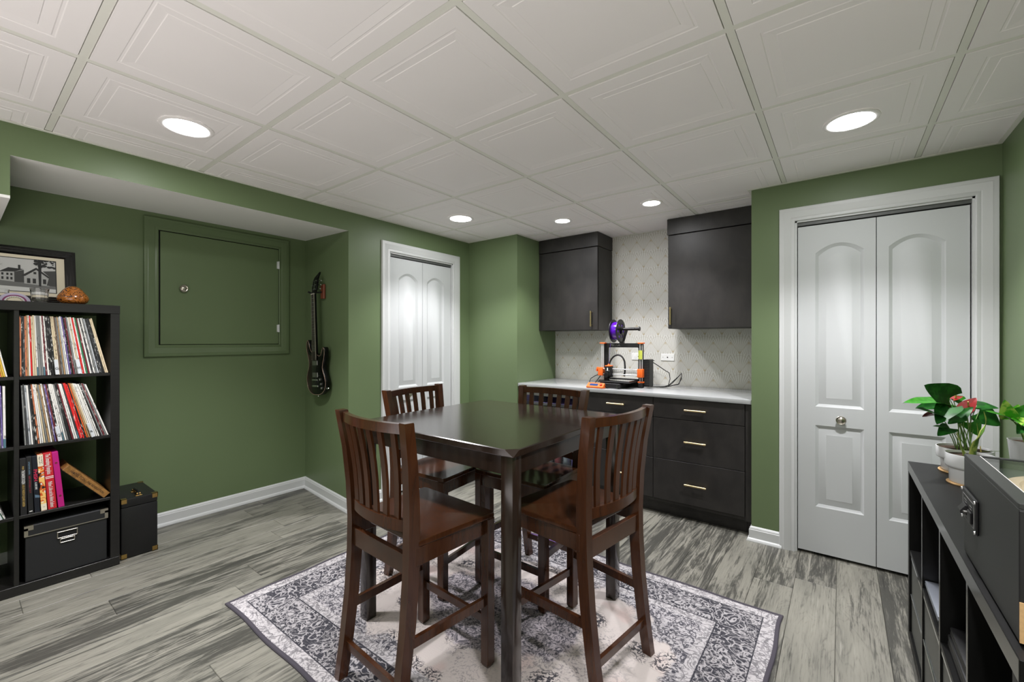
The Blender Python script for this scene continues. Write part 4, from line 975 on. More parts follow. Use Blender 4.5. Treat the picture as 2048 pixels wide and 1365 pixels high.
# things on top of the shelf
ZT = 1.5085
fw, fh = .50, .325; ang = R(12)
t = thing('picture_frame', 'black frame holding an old grey house photograph, leaning on the wall', 'picture frame', (-3.62, .20, ZT))
FM = Matrix.Translation((-3.575, .462 - fw / 2, ZT)) @ Matrix.Rotation(-ang, 4, 'Y') @ frame((0, 0, 0), (0, 1, 0), (0, 0, 1))
b = B()
pr = [(0, 0), (0, .014), (.006, .018), (.014, .020), (.020, .016), (.026, .0175), (.034, .0125), (.040, .014), (.046, .008), (.046, 0)]
secs = []
for u, v, a, c in ((-fw / 2, 0, 1, 1), (fw / 2, 0, -1, 1), (fw / 2, fh, -1, -1), (-fw / 2, fh, 1, -1)): secs.append([FM @ Vector((u + a * o1, v + c * o1, tt)) for o1, tt in pr])
b.loft(secs, loop=True); b.build('frame_moulding', BLACKGL, t, smooth=20)
b = B(); b.box(-fw / 2 + .004, fw / 2 - .004, .004, fh - .004, -.004, .002, mtx=FM); b.build('backing', BB, t, smooth=0)
b = B(); b.box(-fw / 2 + .04, fw / 2 - .04, .04, fh - .04, .002, .0055, mtx=FM); b.build('mat_board', CREAM, t, smooth=0)
# printed photograph: flat shapes, one print
G = lambda v: pm('photo_tone_%d' % v, (v, v, v - 2), .6)
tones = [G(20), G(196), G(150), G(62), G(216), G(34), G(112), G(176)]
ph = B(); zl = [.0056]
pu0, pu1, pv0, pv1 = -fw / 2 + .062, fw / 2 - .083, .070, fh - .068
def ppoly(mi, pts):
    ph.mi = mi; zl[0] += .00004
    ph.poly([FM @ Vector((pu0 + (pu1 - pu0) * u, pv0 + (pv1 - pv0) * v, zl[0])) for u, v in pts])
ppoly(0, [(-.012, -.022), (1.012, -.022), (1.012, 1.022), (-.012, 1.022)])
ppoly(1, [(0, 0), (1, 0), (1, 1), (0, 1)]); ppoly(6, [(0, .15), (1, .10), (1, .34), (0, .34)]); ppoly(4, [(0, 0), (1, 0), (1, .11), (0, .16)])
rq = random.Random(9)
ppoly(3, [(.30, .30), (.42, .30), (.42, .55), (.30, .52)])
ppoly(7, [(.40, .30), (.56, .27), (.56, .58), (.40, .55)]); ppoly(5, [(.40, .55), (.56, .58), (.66, .68), (.50, .70)]); ppoly(3, [(.56, .27), (.66, .27), (.66, .66), (.56, .58)])
ppoly(7, [(.66, .24), (.93, .20), (.93, .50), (.79, .74), (.66, .50)]); ppoly(5, [(.63, .48), (.79, .76), (.95, .46), (.92, .45), (.79, .69), (.67, .47)])
ppoly(3, [(.90, .22), (1, .20), (1, .70), (.86, .66), (.93, .5)])
for u in (.43, .48, .52): ppoly(5, [(u, .33), (u + .022, .33), (u + .022, .41), (u, .41)]); ppoly(5, [(u, .46), (u + .022, .46), (u + .022, .53), (u, .53)])
for u in (.69, .75, .86): ppoly(5, [(u, .26), (u + .035, .26), (u + .035, .41), (u, .41)])
ppoly(5, [(.76, .55), (.79, .55), (.79, .62), (.76, .62)]); ppoly(5, [(.60, .68), (.625, .68), (.625, .80), (.60, .80)])
ppoly(0, [(.815, .18), (.84, .18), (.85, 1), (.81, 1)])
for k in range(46):
    u, v, s = rq.uniform(.78, 1), rq.uniform(.76, 1), rq.uniform(.015, .035); ppoly(rq.choice((0, 5, 5)), [(min(1, u + s * math.cos(q * 1.05) * .7), min(1, v + s * math.sin(q * 1.05))) for q in range(6)])
def tree(u, v, a, ln, w, dep):
    u2, v2 = u + ln * math.cos(a) * .62, v + ln * math.sin(a)
    cl = lambda q: max(0, min(1, q))
    ppoly(5 if dep > 1 else 3, [(cl(u - w), cl(v)), (cl(u + w), cl(v)), (cl(u2 + w * .6), cl(v2)), (cl(u2 - w * .6), cl(v2))])
    if dep > 0:
        for q in (-.55, .1, .6): tree(u2, v2, a + q + rq.uniform(-.2, .2), ln * .68, w * .6, dep - 1)
tree(.26, .26, PI / 2, .26, .018, 4); tree(.06, .28, PI / 2, .26, .014, 4)
ppoly(3, [(0, .25), (.34, .28), (.34, .40), (.28, .46), (.18, .42), (.08, .46), (0, .42)]); ppoly(4, [(.245, .30), (.29, .30), (.29, .40), (.27, .46), (.245, .40)])
ph.build('photo_print', tones, t, smooth=0)
# tumbler
b = B(); b.lathe([(.001, .001), (.026, .001), (.029, .003), (.0365, .074), (.0375, .076), (.0362, .076), (.0280, .014), (.026, .011), (.001, .010)], c=(-3.42, .301, ZT), seg=12)
tag(b.build('glass_tumbler', GLASS, smooth=20), 'clear faceted glass tumbler in front of the framed photograph', 'glass')
# painted half round ornament
t = thing('painted_ornament', 'half round painted ornament with purple arcs beside the tumbler', 'ornament', (-3.415, .215, ZT))
def half(r0, r1, n=22): return [(r1 * math.cos(PI * k / n), r1 * math.sin(PI * k / n) * .8) for k in range(n + 1)] + ([(r0 * math.cos(PI * k / n), r0 * math.sin(PI * k / n) * .8) for k in range(n, -1, -1)] if r0 else [])
oc = (-3.408, .212)
for nm, r0, r1, m, dx in (('outer_band', .042, .056, pm('lilac_glaze', (186, 176, 200), .35), 0), ('purple_arc', .036, .043, pm('plum_glaze', (128, 52, 100), .35), .001), ('white_arc', .030, .037, POTW, 0), ('cream_center', 0, .031, CREAM, .001)):
    b = B(); b.prism(half(r0, r1), lambda u, v, q: (q, oc[1] + u, ZT + v), oc[0] - .014, oc[0] + dx); o = b.build(nm, m, t, smooth=0)
b = B(); rq = random.Random(3)
for k in range(22):
    a = PI * (k + .5) / 22; rad = .026 + .003 * (k % 2); b.box(oc[0] + .001, oc[0] + .0017, oc[1] + rad * math.cos(a) - .0014, oc[1] + rad * math.cos(a) + .0014, ZT + rad * .8 * math.sin(a) - .001, ZT + rad * .8 * math.sin(a) + .0016)
b.build('painted_dots', LETTERB, t, smooth=0)['kind'] = 'stuff'
# second glass behind the ornament, gourd
b = B(); b.lathe([(.001, .001), (.024, .001), (.027, .003), (.034, .062), (.035, .064), (.0338, .064), (.0262, .012), (.001, .010)], c=(-3.47, .165, ZT), seg=12)
tag(b.build('glass_tumbler', GLASS, smooth=20), 'clear glass tumbler behind the painted ornament', 'glass')
b = B(); b.lathe([(.001, .002), (.030, .0), (.048, .004), (.060, .014), (.0655, .028), (.0645, .040), (.058, .053), (.049, .066), (.040, .079), (.029, .091), (.016, .099), (.001, .102)], c=(-3.425, .428, ZT), seg=40)
tag(b.build('carved_gourd', GOURD, smooth=80), 'brown carved gourd with swirling burnt lines beside the tumbler', 'gourd')

# ------------------------------------------------------------------ guitar on the return wall
GL = Vector((-3.378, 1.866, 0)); tilt = R(2.6)
t = thing('electric_guitar', 'glossy black electric guitar hanging in the green alcove', 'guitar', (-3.378, 1.872, .862))
# local guitar frame: u to the viewer's right, v up, w out of the wall
GM = frame((-3.386, 1.857, .862), (math.cos(tilt), 0, math.sin(tilt)), (-math.sin(tilt), 0, math.cos(tilt)))   # z axis = x cross y = -y direction
g3 = lambda u, v, w: GM @ Vector((u, v, w))
half_l = [(0, 0), (-.060, .006), (-.112, .036), (-.140, .085), (-.147, .135), (-.133, .185), (-.112, .225), (-.106, .262), (-.116, .305), (-.135, .355), (-.143, .400), (-.135, .440), (-.116, .455), (-.100, .440), (-.086, .400), (-.064, .366), (-.036, .350)]
half_r = [(.036, .330), (.060, .322), (.082, .335), (.098, .362), (.112, .384), (.128, .388), (.139, .372), (.141, .340), (.131, .295), (.114, .255), (.108, .222), (.118, .190), (.138, .148), (.150, .110), (.146, .072), (.122, .034), (.072, .007)]
def smooth_loop(p, n=3):
    out = []; m = len(p)
    for i in range(m):
        p0, p1, p2, p3 = (Vector(p[(i + k) % m]) for k in (-1, 0, 1, 2))
        for j in range(n):
            q = j / n; out.append(tuple(.5 * ((2 * p1) + (p2 - p0) * q + (2 * p0 - 5 * p1 + 4 * p2 - p3) * q * q + (3 * p1 - p0 - 3 * p2 + p3) * q ** 3)))
    return out
body = smooth_loop(half_l + half_r)
cxy = Vector((0, .19))
def inset(p, d):
    out = []; m = len(p)
    for i in range(m):
        a, c = Vector(p[i - 1]), Vector(p[(i + 1) % m]); tn = (c - a).normalized(); nn = Vector((tn.y, -tn.x)); out.append(tuple(Vector(p[i]) + nn * d))
    return out
b = B(); sgn = -1
I = lambda d: inset(body, d)
test = I(.005); area = lambda p: abs(sum(p[i - 1][0] * p[i][1] - p[i][0] * p[i - 1][1] for i in range(len(p))))
if area(test) > area(body): I = lambda d: inset(body, -d)
b.loft([[g3(u, v, w) for u, v in I(d)] for d, w in ((.004, 0), (0, .004), (0, .036), (.0035, .040))])
bd = b.build('body', BLACKGT, t, smooth=50)
b = B(); b.loft([[g3(u, v, w) for u, v in I(d)] for d, w in ((.0030, .0402), (.0035, .0408), (.0062, .0412), (.0066, .0404))], loop=True); b.build('binding', ABAL, bd, smooth=0)
b = B(); b.loft([[g3(s * h1, v, w) for s, w in ((-1, .030), (1, .030), (1, .046), (-1, .046))] for v, h1 in ((.30, .029), (.825, .0215))]); nk = b.build('neck', BLACKGT, t, smooth=0)
b = B(); b.loft([[g3(s * h1, v, w) for s, w in ((-1, .046), (1, .046), (1, .051), (-1, .051))] for v, h1 in ((.285, .0295), (.825, .0215))]); fb = b.build('fingerboard', ROSEW, nk, smooth=0)
b = B()
for k in range(23):
    v = .825 - .648 * (1 - 2 ** (-k / 12)); h1 = .0215 + .008 * (.825 - v) / .54; b._hull([g3(s * h1, v + dv, w) for w in (.051, .0522) for dv in (-.001, .001) for s in (-1, 1)], [(0, 2, 3, 1), (4, 5, 7, 6), (0, 1, 5, 4), (2, 6, 7, 3), (0, 4, 6, 2), (1, 3, 7, 5)])
b.build('fret', CHROME, fb, smooth=0)['kind'] = 'stuff'
b = B()
for s in (-1, 1): b.loft([[g3(s * (h1 + a), v, w) for a, w in ((-.0006, .0505), (.0014, .0505), (.0014, .0518), (-.0006, .0518))] for v, h1 in ((.285, .0295), (.825, .0215))])
b.build('fingerboard_binding', pm('ivory_binding', (206, 200, 180), .4), fb, smooth=0)
hd = [(-.0215, .825), (.0215, .825), (.034, .862), (.036, .90), (.030, .95), (.052, 1.005), (.040, .998), (.022, .985), (-.020, .965), (-.034, .94), (-.036, .87)]
b = B(); b.prism(hd, lambda u, v, q: g3(u, v, q - (v - .825) * .16), .030, .044, .0015); h = b.build('headstock', BLACKGT, nk, smooth=0)
for k in range(6):
    s = -1 if k < 3 else 1; v = .865 + (k % 3) * .034; u = s * .022; w = .044 - (v - .825) * .16
    b = B(); b.cyl(g3(u, v, w), g3(u, v, w + .008), .0045, seg=10); b.cyl(g3(u, v, w - .022), g3(s * .052, v, w - .022), .0035, seg=8)
    b.lathe([(.004, 0), (.008, .004), (.007, .011), (.002, .013)], mtx=frame(g3(s * .050, v, w - .022), (0, 1, 0), (0, 0, 1)) if False else Matrix.Translation(g3(s * .050, v, w - .022)) @ Matrix.Rotation(s * PI / 2, 4, 'Y'), seg=10); b.build('tuning_peg', CHROME, h)
b = B(); b.box(-.022, .022, .822, .828, .046, .0545, mtx=GM); b.build('nut', pm('bone_nut', (220, 214, 196), .4), nk, smooth=0)
for v in (.262, .165):
    b = B(); b.box(-.040, .040, v - .019, v + .019, .040, .0475, .003, mtx=GM); pk = b.build('pickup', STEELF, bd, smooth=0)
b = B(); b.box(-.042, .042, .120, .130, .040, .052, .002, mtx=GM); b.box(-.046, .046, .068, .082, .040, .0495, .002, mtx=GM)
b.build('bridge', CHROME, bd, smooth=0)
b = B()
for k in range(6):
    u = (k - 2.5) * .0105; b.tube([g3(u, .075, .05), g3(u, .125, .0535), g3(u * .64, .826, .0555), g3((-.022 if k < 3 else .022), .865 + (2 - k if k < 3 else k - 3) * .034, .046 - .005)], .0006, 4)
b.build('strings', CHROME, t, smooth=0)
for u, v in ((.076, .128), (.092, .092), (.100, .060)):
    b = B(); b.lathe([(.0105, 0), (.0100, .012), (.008, .014), (.001, .014)], mtx=frame(g3(u, v, .040), (1, 0, 0), (0, 0, 1)), seg=14); b.build('control_knob', STEELF, bd)
b = B(); b.cyl(g3(.070, .158, .040), g3(.072, .160, .058), .0022, seg=6); b.build('pickup_switch', CHROME, bd)
b = B(); b.lathe([(.013, 0), (.013, .003), (.008, .004), (.006, .002), (.001, .002)], mtx=frame(g3(.1385, .062, .020), GM.to_3x3() @ Vector((0, 1, 0)), GM.to_3x3() @ Vector((0, 0, 1))), seg=14); b.build('output_jack', CHROME, bd)
b = B(); b.cyl(g3(0, -.001, .02), g3(0, -.012, .02), .005, .007, seg=10); b.build('strap_button', CHROME, bd)
# wall hanger
t = thing('guitar_hanger', 'small reddish wood wall hook with padded yoke holding the guitar', 'wall hook', (-3.345, 1.885, 1.70))
gx, gz = g3(0, .835, .03)[0], g3(0, .835, .03)[2]
b = B(); b.box(gx + .0, gx + .052, 1.872, 1.8905, gz - .045, gz + .075, .004); b.build('wood_block', TERRA, t, smooth=0)
b = B(); b.cyl((gx + .02, 1.873, gz + .01), (gx + .004, 1.812, gz), .006, seg=10); b.tube([(gx - .042, 1.790, gz + .010), (gx - .036, 1.812, gz), (gx, 1.826, gz - .004), (gx + .036, 1.812, gz), (gx + .042, 1.790, gz + .010)], .0075, 8); b.build('yoke', BLACKPL, t)

# ------------------------------------------------------------------ console shelf along the right wall
CX0, CX1, CY0, CY1, CZ = .236, .626, 1.082, 2.578, .772
t = thing('console_shelf', 'low black brown cube console along the green wall', 'console shelf', ((CX0 + CX1) / 2, (CY0 + CY1) / 2, 0))
def cpart(nm, *q, m=CONSW, bev=.001):
    b = B(); b.box(*q, bev); return b.build(nm, m, t, smooth=0)
cpart('edge_band', CX0 - .001, CX0, CY0, CY1, CZ - .038, CZ - .0005, m=CONSE, bev=0); cpart('top_board', CX0, CX1, CY0, CY1, CZ - .038, CZ); cpart('bottom_board', CX0, CX1, CY0, CY1, .002, .040)
cpart('side_board', CX0 + .0, CX1, CY0, CY0 + .038, .040, CZ - .038); cpart('side_board', CX0, CX1, CY1 - .038, CY1, .040, CZ - .038)
cw = (CY1 - CY0 - .076 - .048) / 4; cells = []
for k in range(4):
    ya = CY0 + .038 + k * (cw + .016); cells.append((ya, ya + cw))
    if k < 3: cpart('divider', CX0 + .003, CX1, ya + cw, ya + cw + .016, .040, CZ - .038)
    if k < 3: cpart('edge_band', CX0 + .002, CX0 + .003, ya + cw, ya + cw + .016, .040, CZ - .038, m=CONSE, bev=0)
    cpart('shelf_board', CX0 + .003, CX1, ya, ya + cw, .378, .394)
cells = cells[::-1]                                             # far cell first
for k, lab in ((0, 'olive grey two drawer insert in the far lower cube of the console'), (1, 'olive grey two drawer insert in the second lower cube of the console'), (2, 'olive grey two drawer insert in the third lower cube of the console')):
    ya, yb = cells[k]; q = thing('drawer_insert', lab, 'drawer insert', ((CX0 + CX1) / 2, (ya + yb) / 2, .04), 0, 'drawer inserts in the console')
    b = B(); b.box(CX0 + .026, CX1 - .01, ya + .002, yb - .002, .0415, .377); b.build('case', INSERT, q, smooth=0)
    for za, zb in ((.043, .207), (.212, .376)):
        b = B(); b.box(CX0 + .008, CX0 + .025, ya + .003, yb - .003, za, zb, .001); d = b.build('drawer_front', INSERT, q, smooth=0)
        b = B(); b.box(CX0 + .004, CX0 + .008, ya + .003, yb - .003, zb - .013, zb, .001); b.build('pull_strip', CHROME, d, smooth=0)
def laptop(c, sx, sy, z, m, label, rz, th=.020):
    q = thing('laptop', label, 'laptop', (c[0], c[1], z), rz)
    b = B(); b.box(-sx / 2, sx / 2, -sy / 2, sy / 2, .001, th * .55, .003, 2); b.build('base', m, q, local=True)
    b = B(); b.box(-sx / 2, sx / 2, -sy / 2, sy / 2, th * .6, th, .003, 2); b.build('lid', m, q, local=True)
ya, yb = cells[1]
laptop((CX0 + .128, yb - .140), .235, .265, .3945, BLACKPL, 'thin black closed laptop under the silver one in the console', 0, .014)
laptop((CX0 + .126, yb - .138), .235, .262, .409, GREYLAP, 'silver closed laptop topmost in the second upper cube of the console', 0, .017)
ya, yb = cells[2]
laptop((CX0 + .136, yb - .150), .24, .26, .3945, BLACKPL, 'thick black closed laptop in the third upper cube of the console', 0, .040)
laptop((CX0 + .140, yb - .150), .24, .25, .4350, LEATH, 'black textured closed laptop topmost in the third upper cube', 0, .024)

# glass topped sand box standing on the console
BX0, BX1, BY0, BY1, BZ0, BZ1 = .247, .615, 1.136, 1.556, .778, 1.019
t = thing('sand_table', 'grey black glass topped sand box with switch panel on the console', 'sand table', ((BX0 + BX1) / 2, (BY0 + BY1) / 2, CZ))
rw = .026
b = B(); b.box(BX0, BX0 + .015, BY0, BY1, BZ0, BZ1 - .010, .001); b.box(BX1 - .015, BX1, BY0, BY1, BZ0, BZ1 - .010); b.box(BX0 + .015, BX1 - .015, BY0, BY0 + .015, BZ0, BZ1 - .010); b.box(BX0 + .015, BX1 - .015, BY1 - .015, BY1, BZ0, BZ1 - .010); b.box(BX0 + .015, BX1 - .015, BY0 + .015, BY1 - .015, BZ0, BZ0 + .012)
b.build('case', BOXW, t, smooth=0)
for q in ((BX0, BX0 + rw, BY0, BY1), (BX1 - rw, BX1, BY0, BY1), (BX0 + rw, BX1 - rw, BY0, BY0 + rw), (BX0 + rw, BX1 - rw, BY1 - rw * .4, BY1)):
    b = B(); b.box(*q, BZ1 - .010, BZ1, .001); b.build('top_rim', BOXW, t, smooth=0)
b = B(); b.box(BX0 + rw - .0008, BX0 + rw + .0006, BY0 + rw, BY1 - rw * .4, BZ1 - .004, BZ1 + .0002); b.build('glass_edge', PLATE, t, smooth=0)
b = B(); b.box(BX0 + rw, BX1 - rw, BY0 + rw, BY1 - rw * .4, BZ1 - .006, BZ1 - .002); b.build('glass_top', PANE, t, smooth=0)
b = B(); b.box(BX0 + .016, BX1 - .016, BY0 + .016, BY1 - .016, BZ1 - .028, BZ1 - .022); b.build('tray', pm('dark_tray', (40, 44, 42), .5), t, smooth=0)
b = B(); scx, scy = (BX0 + BX1) / 2 + .008, (BY0 + BY1) / 2 - .035
b.lathe([(.172, 0), (.170, .008), (.150, .0085), (.146, .005), (.136, .005), (.132, .0085), (.118, .0085), (.112, .005), (.104, .005), (.098, .0085), (.001, .0085)], c=(scx, scy, BZ1 - .0205), seg=64); b.build('sand', SAND, t)
for px in (BX0 + .03, BX1 - .03):
    for py in (BY0 + .03, BY1 - .03):
        b = B(); b.cyl((px, py, CZ), (px, py, BZ0), .014, seg=16); b.build('foot', BLACKPL, t)
b = B(); b.box(BX0, BX1, BY0 - .003, BY0, BZ0, BZ1 - .012, .001); b.build('end_panel', BLACKPL, t, smooth=0)
b = B(); b.box(BX0, BX0 + .010, BY0 - .006, BY0 - .003, BZ0, BZ0 + .07); b.build('wood_edge_strip', CORK, t, smooth=0)
# switch panel
b = B(); b.box(BX0 - .006, BX0 - .0002, 1.404, 1.545,   .862, .942, .003); pn = b.build('switch_panel', BLACKPL, t, smooth=0)
for y in (1.411, 1.538):
    for z in (.868, .936):
        b = B(); b.lathe([(.0042, 0), (.0036, .0022), (.001, .003)], mtx=frame((BX0 - .006, y, z), (0, 0, 1), (0, 1, 0)), seg=12); b.build('screw', CHROME, pn)
b = B()
for q in ((1.420, 1.529, .928, .929), (1.420, 1.529, .873, .874), (1.420, 1.4215, .873, .929), (1.5275, 1.529, .873, .929)): b.box(BX0 - .0066, BX0 - .006, *q)
for q in ((1.490, 1.516, .9170, .9185), (1.492, 1.510, .9110, .9122), (1.440, 1.462, .9150, .9165), (1.444, 1.460, .9080, .9092), (1.49, 1.50, .8790, .8805)): b.box(BX0 - .0064, BX0 - .006, *q)
b.build('printed_mark', pm('grey_panel_print', (120, 120, 118), .5), pn, smooth=0)
b = B(); b.box(BX0 - .009, BX0 - .006, 1.484, 1.520, .884, .908, .002); b.loft([[(BX0 - .006 - d, 1.487 + dy, z) for dy, z in ((0, .887), (.03, .887), (.03, .887 + hh), (0, .887 + hh))] for d, hh in ((.003, .019), (.012, .006))]); b.build('rocker_switch', BLACKPL, pn, smooth=0)
b = B(); b.box(BX0 - .010, BX0 - .006, 1.432, 1.466, .878, .906, .002); b.build('socket_cover', BLACKPL, pn, smooth=0)
b = B(); b.box(BX0 - .015, BX0 - .006, 1.472, 1.478, .893, .8975, .001); b.build('toggle_lever', STEELF, pn, smooth=0)

# ------------------------------------------------------------------ plants
def leaf_mesh(parent, name, base, tip, width, m, nrm, heart=.0, droop=.15, fold=.18, margin=None):
    base, tip = Vector(base), Vector(tip); ax = tip - base; ln = ax.length; x = ax.normalized()
    nrm = Vector(nrm); z = (nrm - x * nrm.dot(x)).normalized(); y = z.cross(x)
    b = B(); n, k = 12, 4; rows = []
    for i in range(n + 1):
        q = i / n; wv = width / 2 * (math.sin(PI * (q ** .62)) ** .85 if 0 < q < 1 else 0) * (1 if q < .5 else 1)
        if heart: wv = width / 2 * (max(0, 1 - q) ** .72) * min(1, (q + .10) / .22) ** .6 if i < n else 0
        row_ = []
        for j in range(-k, k + 1):
            s = j / k; back = heart * ln * (abs(s) ** 1.4) * max(0, 1 - q * 3.2)
            p = base + x * (ln * q - back) + y * (wv * s) + z * (-droop * ln * q * q + fold * abs(s) * wv - .05 * ln * math.sin(q * 9 + s) * abs(s) * .2)
            row_.append(p)
        rows.append(row_)
    vs = [[b.bm.verts.new(p) for p in r_] for r_ in rows]
    for i in range(n):
        for j in range(2 * k):
            b.mi = 1 if margin and j in (0, 2 * k - 1) else 0
            try: b.bm.faces.new((vs[i][j], vs[i + 1][j], vs[i + 1][j + 1], vs[i][j + 1]))
            except ValueError: pass
            b._mark()
    r = bmesh.ops.solidify(b.bm, geom=b.bm.faces[:], thickness=.0007)
    return b.build(name, [m, margin] if margin else m, parent, smooth=70)
def stem_tube(parent, a, c, r=.0017, sag=.25, m=STEMM, name='stem'):
    a, c = Vector(a), Vector(c); mid = a.lerp(c, .55) + Vector(((a.x - c.x) * sag, (a.y - c.y) * sag, abs(c.z - a.z) * .10))
    pts = [a.lerp(mid, q).lerp(mid.lerp(c, q), q) for q in (0, .2, .4, .6, .8, 1)]
    b = B(); b.tube(pts, [r, r, r * .95, r * .9, r * .85, r * .8], 6); return b.build(name, m, parent)
def pot(t, c, r, h, step=True):
    b = B(); k = r
    if step: pr = [(.001, .004), (k * .74, .004), (k * .78, 0), (k * .82, .004), (k * .845, h * .45), (k * .86, h * .49), (k * .97, h * .54), (k, h * .60), (k, h - .002), (k * .99, h), (k * .965, h), (k * .96, h - .003), (k * .94, h * .62), (.001, h * .60)]
    else: pr = [(.001, .003), (k * .70, .003), (k * .73, 0), (k * .76, .003), (k * .98, h - .004), (k, h), (k * .965, h), (k * .93, h - .016), (.001, h - .02)]
    b.lathe(pr, c=c, seg=48); b.build('pot', POTW, t, smooth=40)
    b = B(); rq = random.Random(int(r * 1000)); z = h - .009; secs = []
    for q in (1., .75, .5, .25, .03): secs.append([(c[0] + k * .95 * q * math.cos(2 * PI * i / 20), c[1] + k * .95 * q * math.sin(2 * PI * i / 20), c[2] + z + rq.uniform(-.003, .004) * (q < 1)) for i in range(20)])
    b.loft(secs, cap=False); b.poly(secs[-1]); b.build('soil', SOIL, t, smooth=0)
def coaster(c, r, label):
    b = B(); b.lathe([(.001, 0), (r - .002, 0), (r, .002), (r, .005), (r - .002, .0065), (.001, .0065)], c=(c[0], c[1], CZ), seg=40)
    tag(b.build('cork_coaster', CORK), label, 'coaster')
P1, P2, P4 = (.395, 2.485), (.378, 2.292), (.566, 2.455)
coaster(P1, .076, 'round cork coaster under the wide white anthurium pot'); coaster(P2, .062, 'round cork coaster under the small white snake plant pot')
ZP = CZ + .007
t = thing('potted_anthurium', 'flowering anthurium with glossy leaves and red blooms in wide white pot', 'plant', (*P1, ZP))
pot(t, (*P1, ZP), .083, .094)
soil1 = (P1[0], P1[1], ZP + .086)
LV = [((.344, 2.427, 1.073), (.273, 2.347, 1.126), .135, LEAFD, (-.3, -1, .45), .30), ((.331, 2.441, 1.054), (.201, 2.241, 1.09), .085, LEAFM, (-.3, -.9, .8), .12), ((.353, 2.509, 1.044), (.25, 2.405, 1.039), .085, LEAFD, (-.2, -.9, .6), .2),
      ((.311, 2.376, 1.004), (.239, 2.271, 1.057), .080, LEAFD, (-.3, -.7, .7), .15), ((.338, 2.384, 1.041), (.294, 2.313, .99), .090, LEAFD, (-.3, -.9, .5), .25), ((.393, 2.514, 1.057), (.353, 2.509, 1.075), .055, LEAFM, (.2, -.8, .7), .2),
      ((.432, 2.493, 1.043), (.490, 2.490, 1.046), .065, LEAFD, (.2, -.6, 1), .2), ((.357, 2.385, 1.0), (.404, 2.397, 1.052), .058, LEAFD, (-.3, -.8, .4), .2), ((.367, 2.381, 1.006), (.329, 2.327, .99), .050, LEAFD, (.1, -.8, .7), .2),
      ((.34, 2.398, .959), (.302, 2.344, .938), .062, LEAFD, (-.2, -.9, .5), .2), ((.447, 2.555, 1.010), (.512, 2.560, .965), .105, LEAFD, (.3, -1, .4), .2), ((.417, 2.507, .973), (.436, 2.497, .925), .065, LEAFM, (0, -1, .2), .2),
      ((.341, 2.424, .955), (.292, 2.361, .975), .035, LEAFM, (0, -.5, 1), .1), ((.301, 2.456, 1.004), (.265, 2.416, .998), .035, DARKRED, (0, -.6, 1), .1), ((.40, 2.56, 1.03), (.43, 2.60, .99), .08, LEAFD, (0, -.7, .8), .2)]
rq = random.Random(5)
for bs, tp, wd, m, nr, ht in LV:
    leaf_mesh(t, 'leaf', bs, tp, wd, m, nr, heart=ht, droop=.12)
    r0 = (soil1[0] + rq.uniform(-.022, .022), soil1[1] + rq.uniform(-.022, .022), soil1[2]); stem_tube(t, r0, bs)
for fc, rad, m, n in (((.411, 2.470, 1.055), .026, REDSP, (-.35, -.8, .35)), ((.380, 2.504, 1.071), .017, REDSP, (-.2, -.4, .8)), ((.408, 2.490, 1.026), .026, DARKRED, (0, -.5, .8))):
    fc = Vector(fc); n = Vector(n).normalized(); up = Vector((.5, 0, .9))
    up = (up - n * up.dot(n)).normalized()
    f = leaf_mesh(t, 'flower', fc - up * rad, fc + up * rad * 1.1, rad * 2.3, m, n, heart=.3, droop=.05, fold=.3)
    b = B(); b.cyl(fc - up * rad * .5 + n * .002, fc - up * rad * .1 + n * .028, .0035, .002, seg=8); b.build('spadix', YEL, f)
    stem_tube(t, (soil1[0] + rq.uniform(-.02, .02), soil1[1] + rq.uniform(-.02, .02), soil1[2]), fc - up * rad)
stem_tube(t, (.440, 2.470, .868), (.487, 2.46, .878), .0011, 0., STEMM, 'tendril')
b = B(); b.cyl((.438, 2.468, .866), (.436, 2.466, .889), .0022, .0014, seg=6); b.build('stem', YEL, t)
t = thing('potted_snake_plant', 'snake plant with twisted mottled leaves in small white pot', 'plant', (*P2, ZP))
pot(t, (*P2, ZP), .066, .106)
def strap(pts, ws, m, twist):
    b = B(); P = [Vector(p) for p in pts]; n = len(P); rows = []
    NN = 5
    for i in range(n):
        tn = (P[min(i + 1, n - 1)] - P[max(i - 1, 0)]).normalized(); side = Vector((.8, .6, 0)); side = (side - tn * side.dot(tn)).normalized()
        side = Matrix.Rotation(twist[i], 3, tn) @ side; nn = tn.cross(side)
        rows.append([b.bm.verts.new(P[i] + side * (ws[i] * s) + nn * (-.35 * ws[i] * (1 - s * s))) for s in (-1, -.8, -.4, 0, .4, .8, 1)])
    for i in range(n - 1):
        for j in range(6):
            b.mi = 1 if j in (0, 5) else 0; b.bm.faces.new((rows[i][j], rows[i + 1][j], rows[i + 1][j + 1], rows[i][j + 1])); b._mark()
    bmesh.ops.solidify(b.bm, geom=b.bm.faces[:], thickness=.0012)
    return b.build('leaf', [m, LEAFE], t, smooth=70)
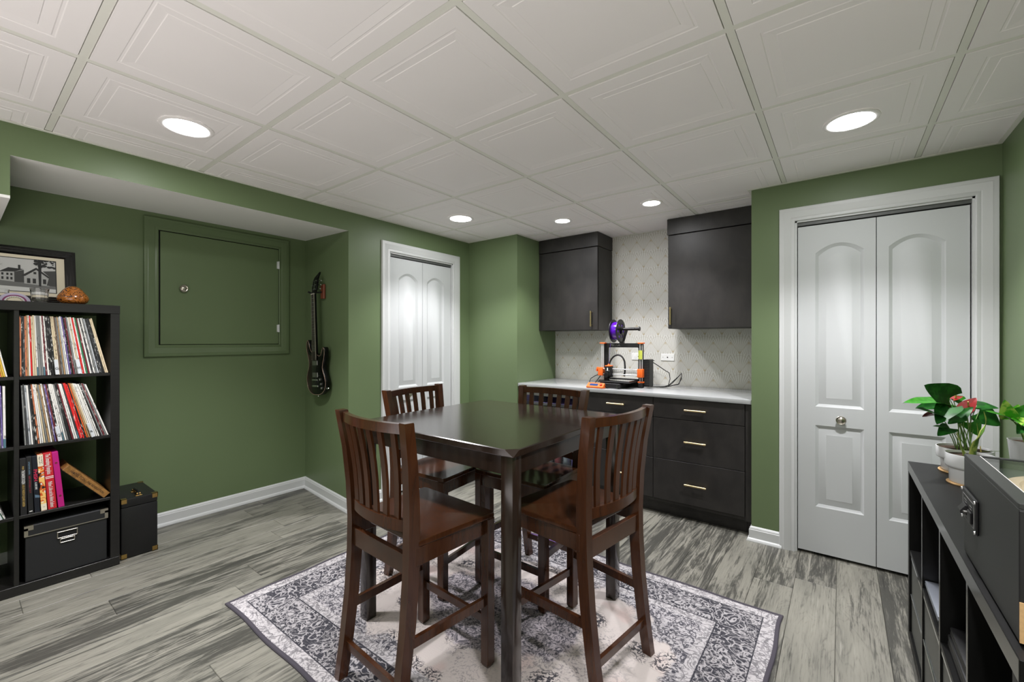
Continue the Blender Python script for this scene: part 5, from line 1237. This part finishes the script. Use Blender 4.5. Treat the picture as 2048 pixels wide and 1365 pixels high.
def dense(pts, ws, tw, n=4):
    op, ow, ot = [], [], []
    for i in range(len(pts) - 1):
        p0, p1, p2, p3 = (Vector(pts[max(0, min(len(pts) - 1, i + k))]) for k in (-1, 0, 1, 2))
        for j in range(n):
            q = j / n; op.append(.5 * ((2 * p1) + (p2 - p0) * q + (2 * p0 - 5 * p1 + 4 * p2 - p3) * q * q + (3 * p1 - p0 - 3 * p2 + p3) * q ** 3)); ow.append(ws[i] + (ws[i + 1] - ws[i]) * q); ot.append(tw[i] + (tw[i + 1] - tw[i]) * q)
    op.append(Vector(pts[-1])); ow.append(ws[-1]); ot.append(tw[-1]); return op, ow, ot
p_, w_, t_ = dense([(.367, 2.284, .872), (.347, 2.256, .926), (.335, 2.226, .975)], [.009, .011, .001], [.2, .9, 1.6]); strap(p_, w_, LEAFS, t_)
p_, w_, t_ = dense([(.384, 2.293, .872), (.392, 2.287, .932), (.409, 2.287, .976), (.421, 2.303, 1.012), (.416, 2.303, 1.045)], [.017, .019, .010, .008, .0008], [.1, .3, 1.3, .6, .2]); strap(p_, w_, LEAFS, t_)
p_, w_, t_ = dense([(.394, 2.300, .872), (.398, 2.31, .93), (.404, 2.318, .96), (.400, 2.31, 1.0)], [.008, .009, .006, .001], [.5, 1.2, .6, .2]); strap(p_, w_, LEAFS, t_)
t = thing('potted_pothos', 'bright lime variegated pothos in tapered white pot by the wall', 'plant', (*P4, CZ))
pot(t, (*P4, CZ), .062, .158, False)
s4 = (P4[0], P4[1], CZ + .145)
for bs, tp, wd, m, nr in (((.505, 2.423, 1.015), (.488, 2.408, 1.080), .062, LEAFL, (-.4, -1, .3)), ((.502, 2.421, 1.012), (.432, 2.344, 1.052), .050, LEAFM, (0, -.5, 1)), ((.529, 2.454, 1.015), (.560, 2.46, 1.067), .060, LEAFM, (.2, -1, .5)),
                          ((.520, 2.405, 1.001), (.555, 2.432, 1.018), .05, LEAFL, (0, -.8, .8)), ((.527, 2.49, 1.0), (.545, 2.502, 1.060), .06, LEAFL, (0, -1, .3)), ((.55, 2.43, 1.0), (.60, 2.40, 1.03), .065, LEAFM, (0, -.6, .9)), ((.575, 2.45, 1.02), (.585, 2.44, 1.09), .065, LEAFL, (-.2, -1, .3)), ((.54, 2.42, .985), (.515, 2.38, .965), .045, LEAFD, (-.2, -1, .3))):
    leaf_mesh(t, 'leaf', bs, tp, wd, m, nr, heart=.12, droop=.1)
    stem_tube(t, (s4[0] + rq.uniform(-.02, .02), s4[1] + rq.uniform(-.02, .02), s4[2] - .008), bs, .0022)
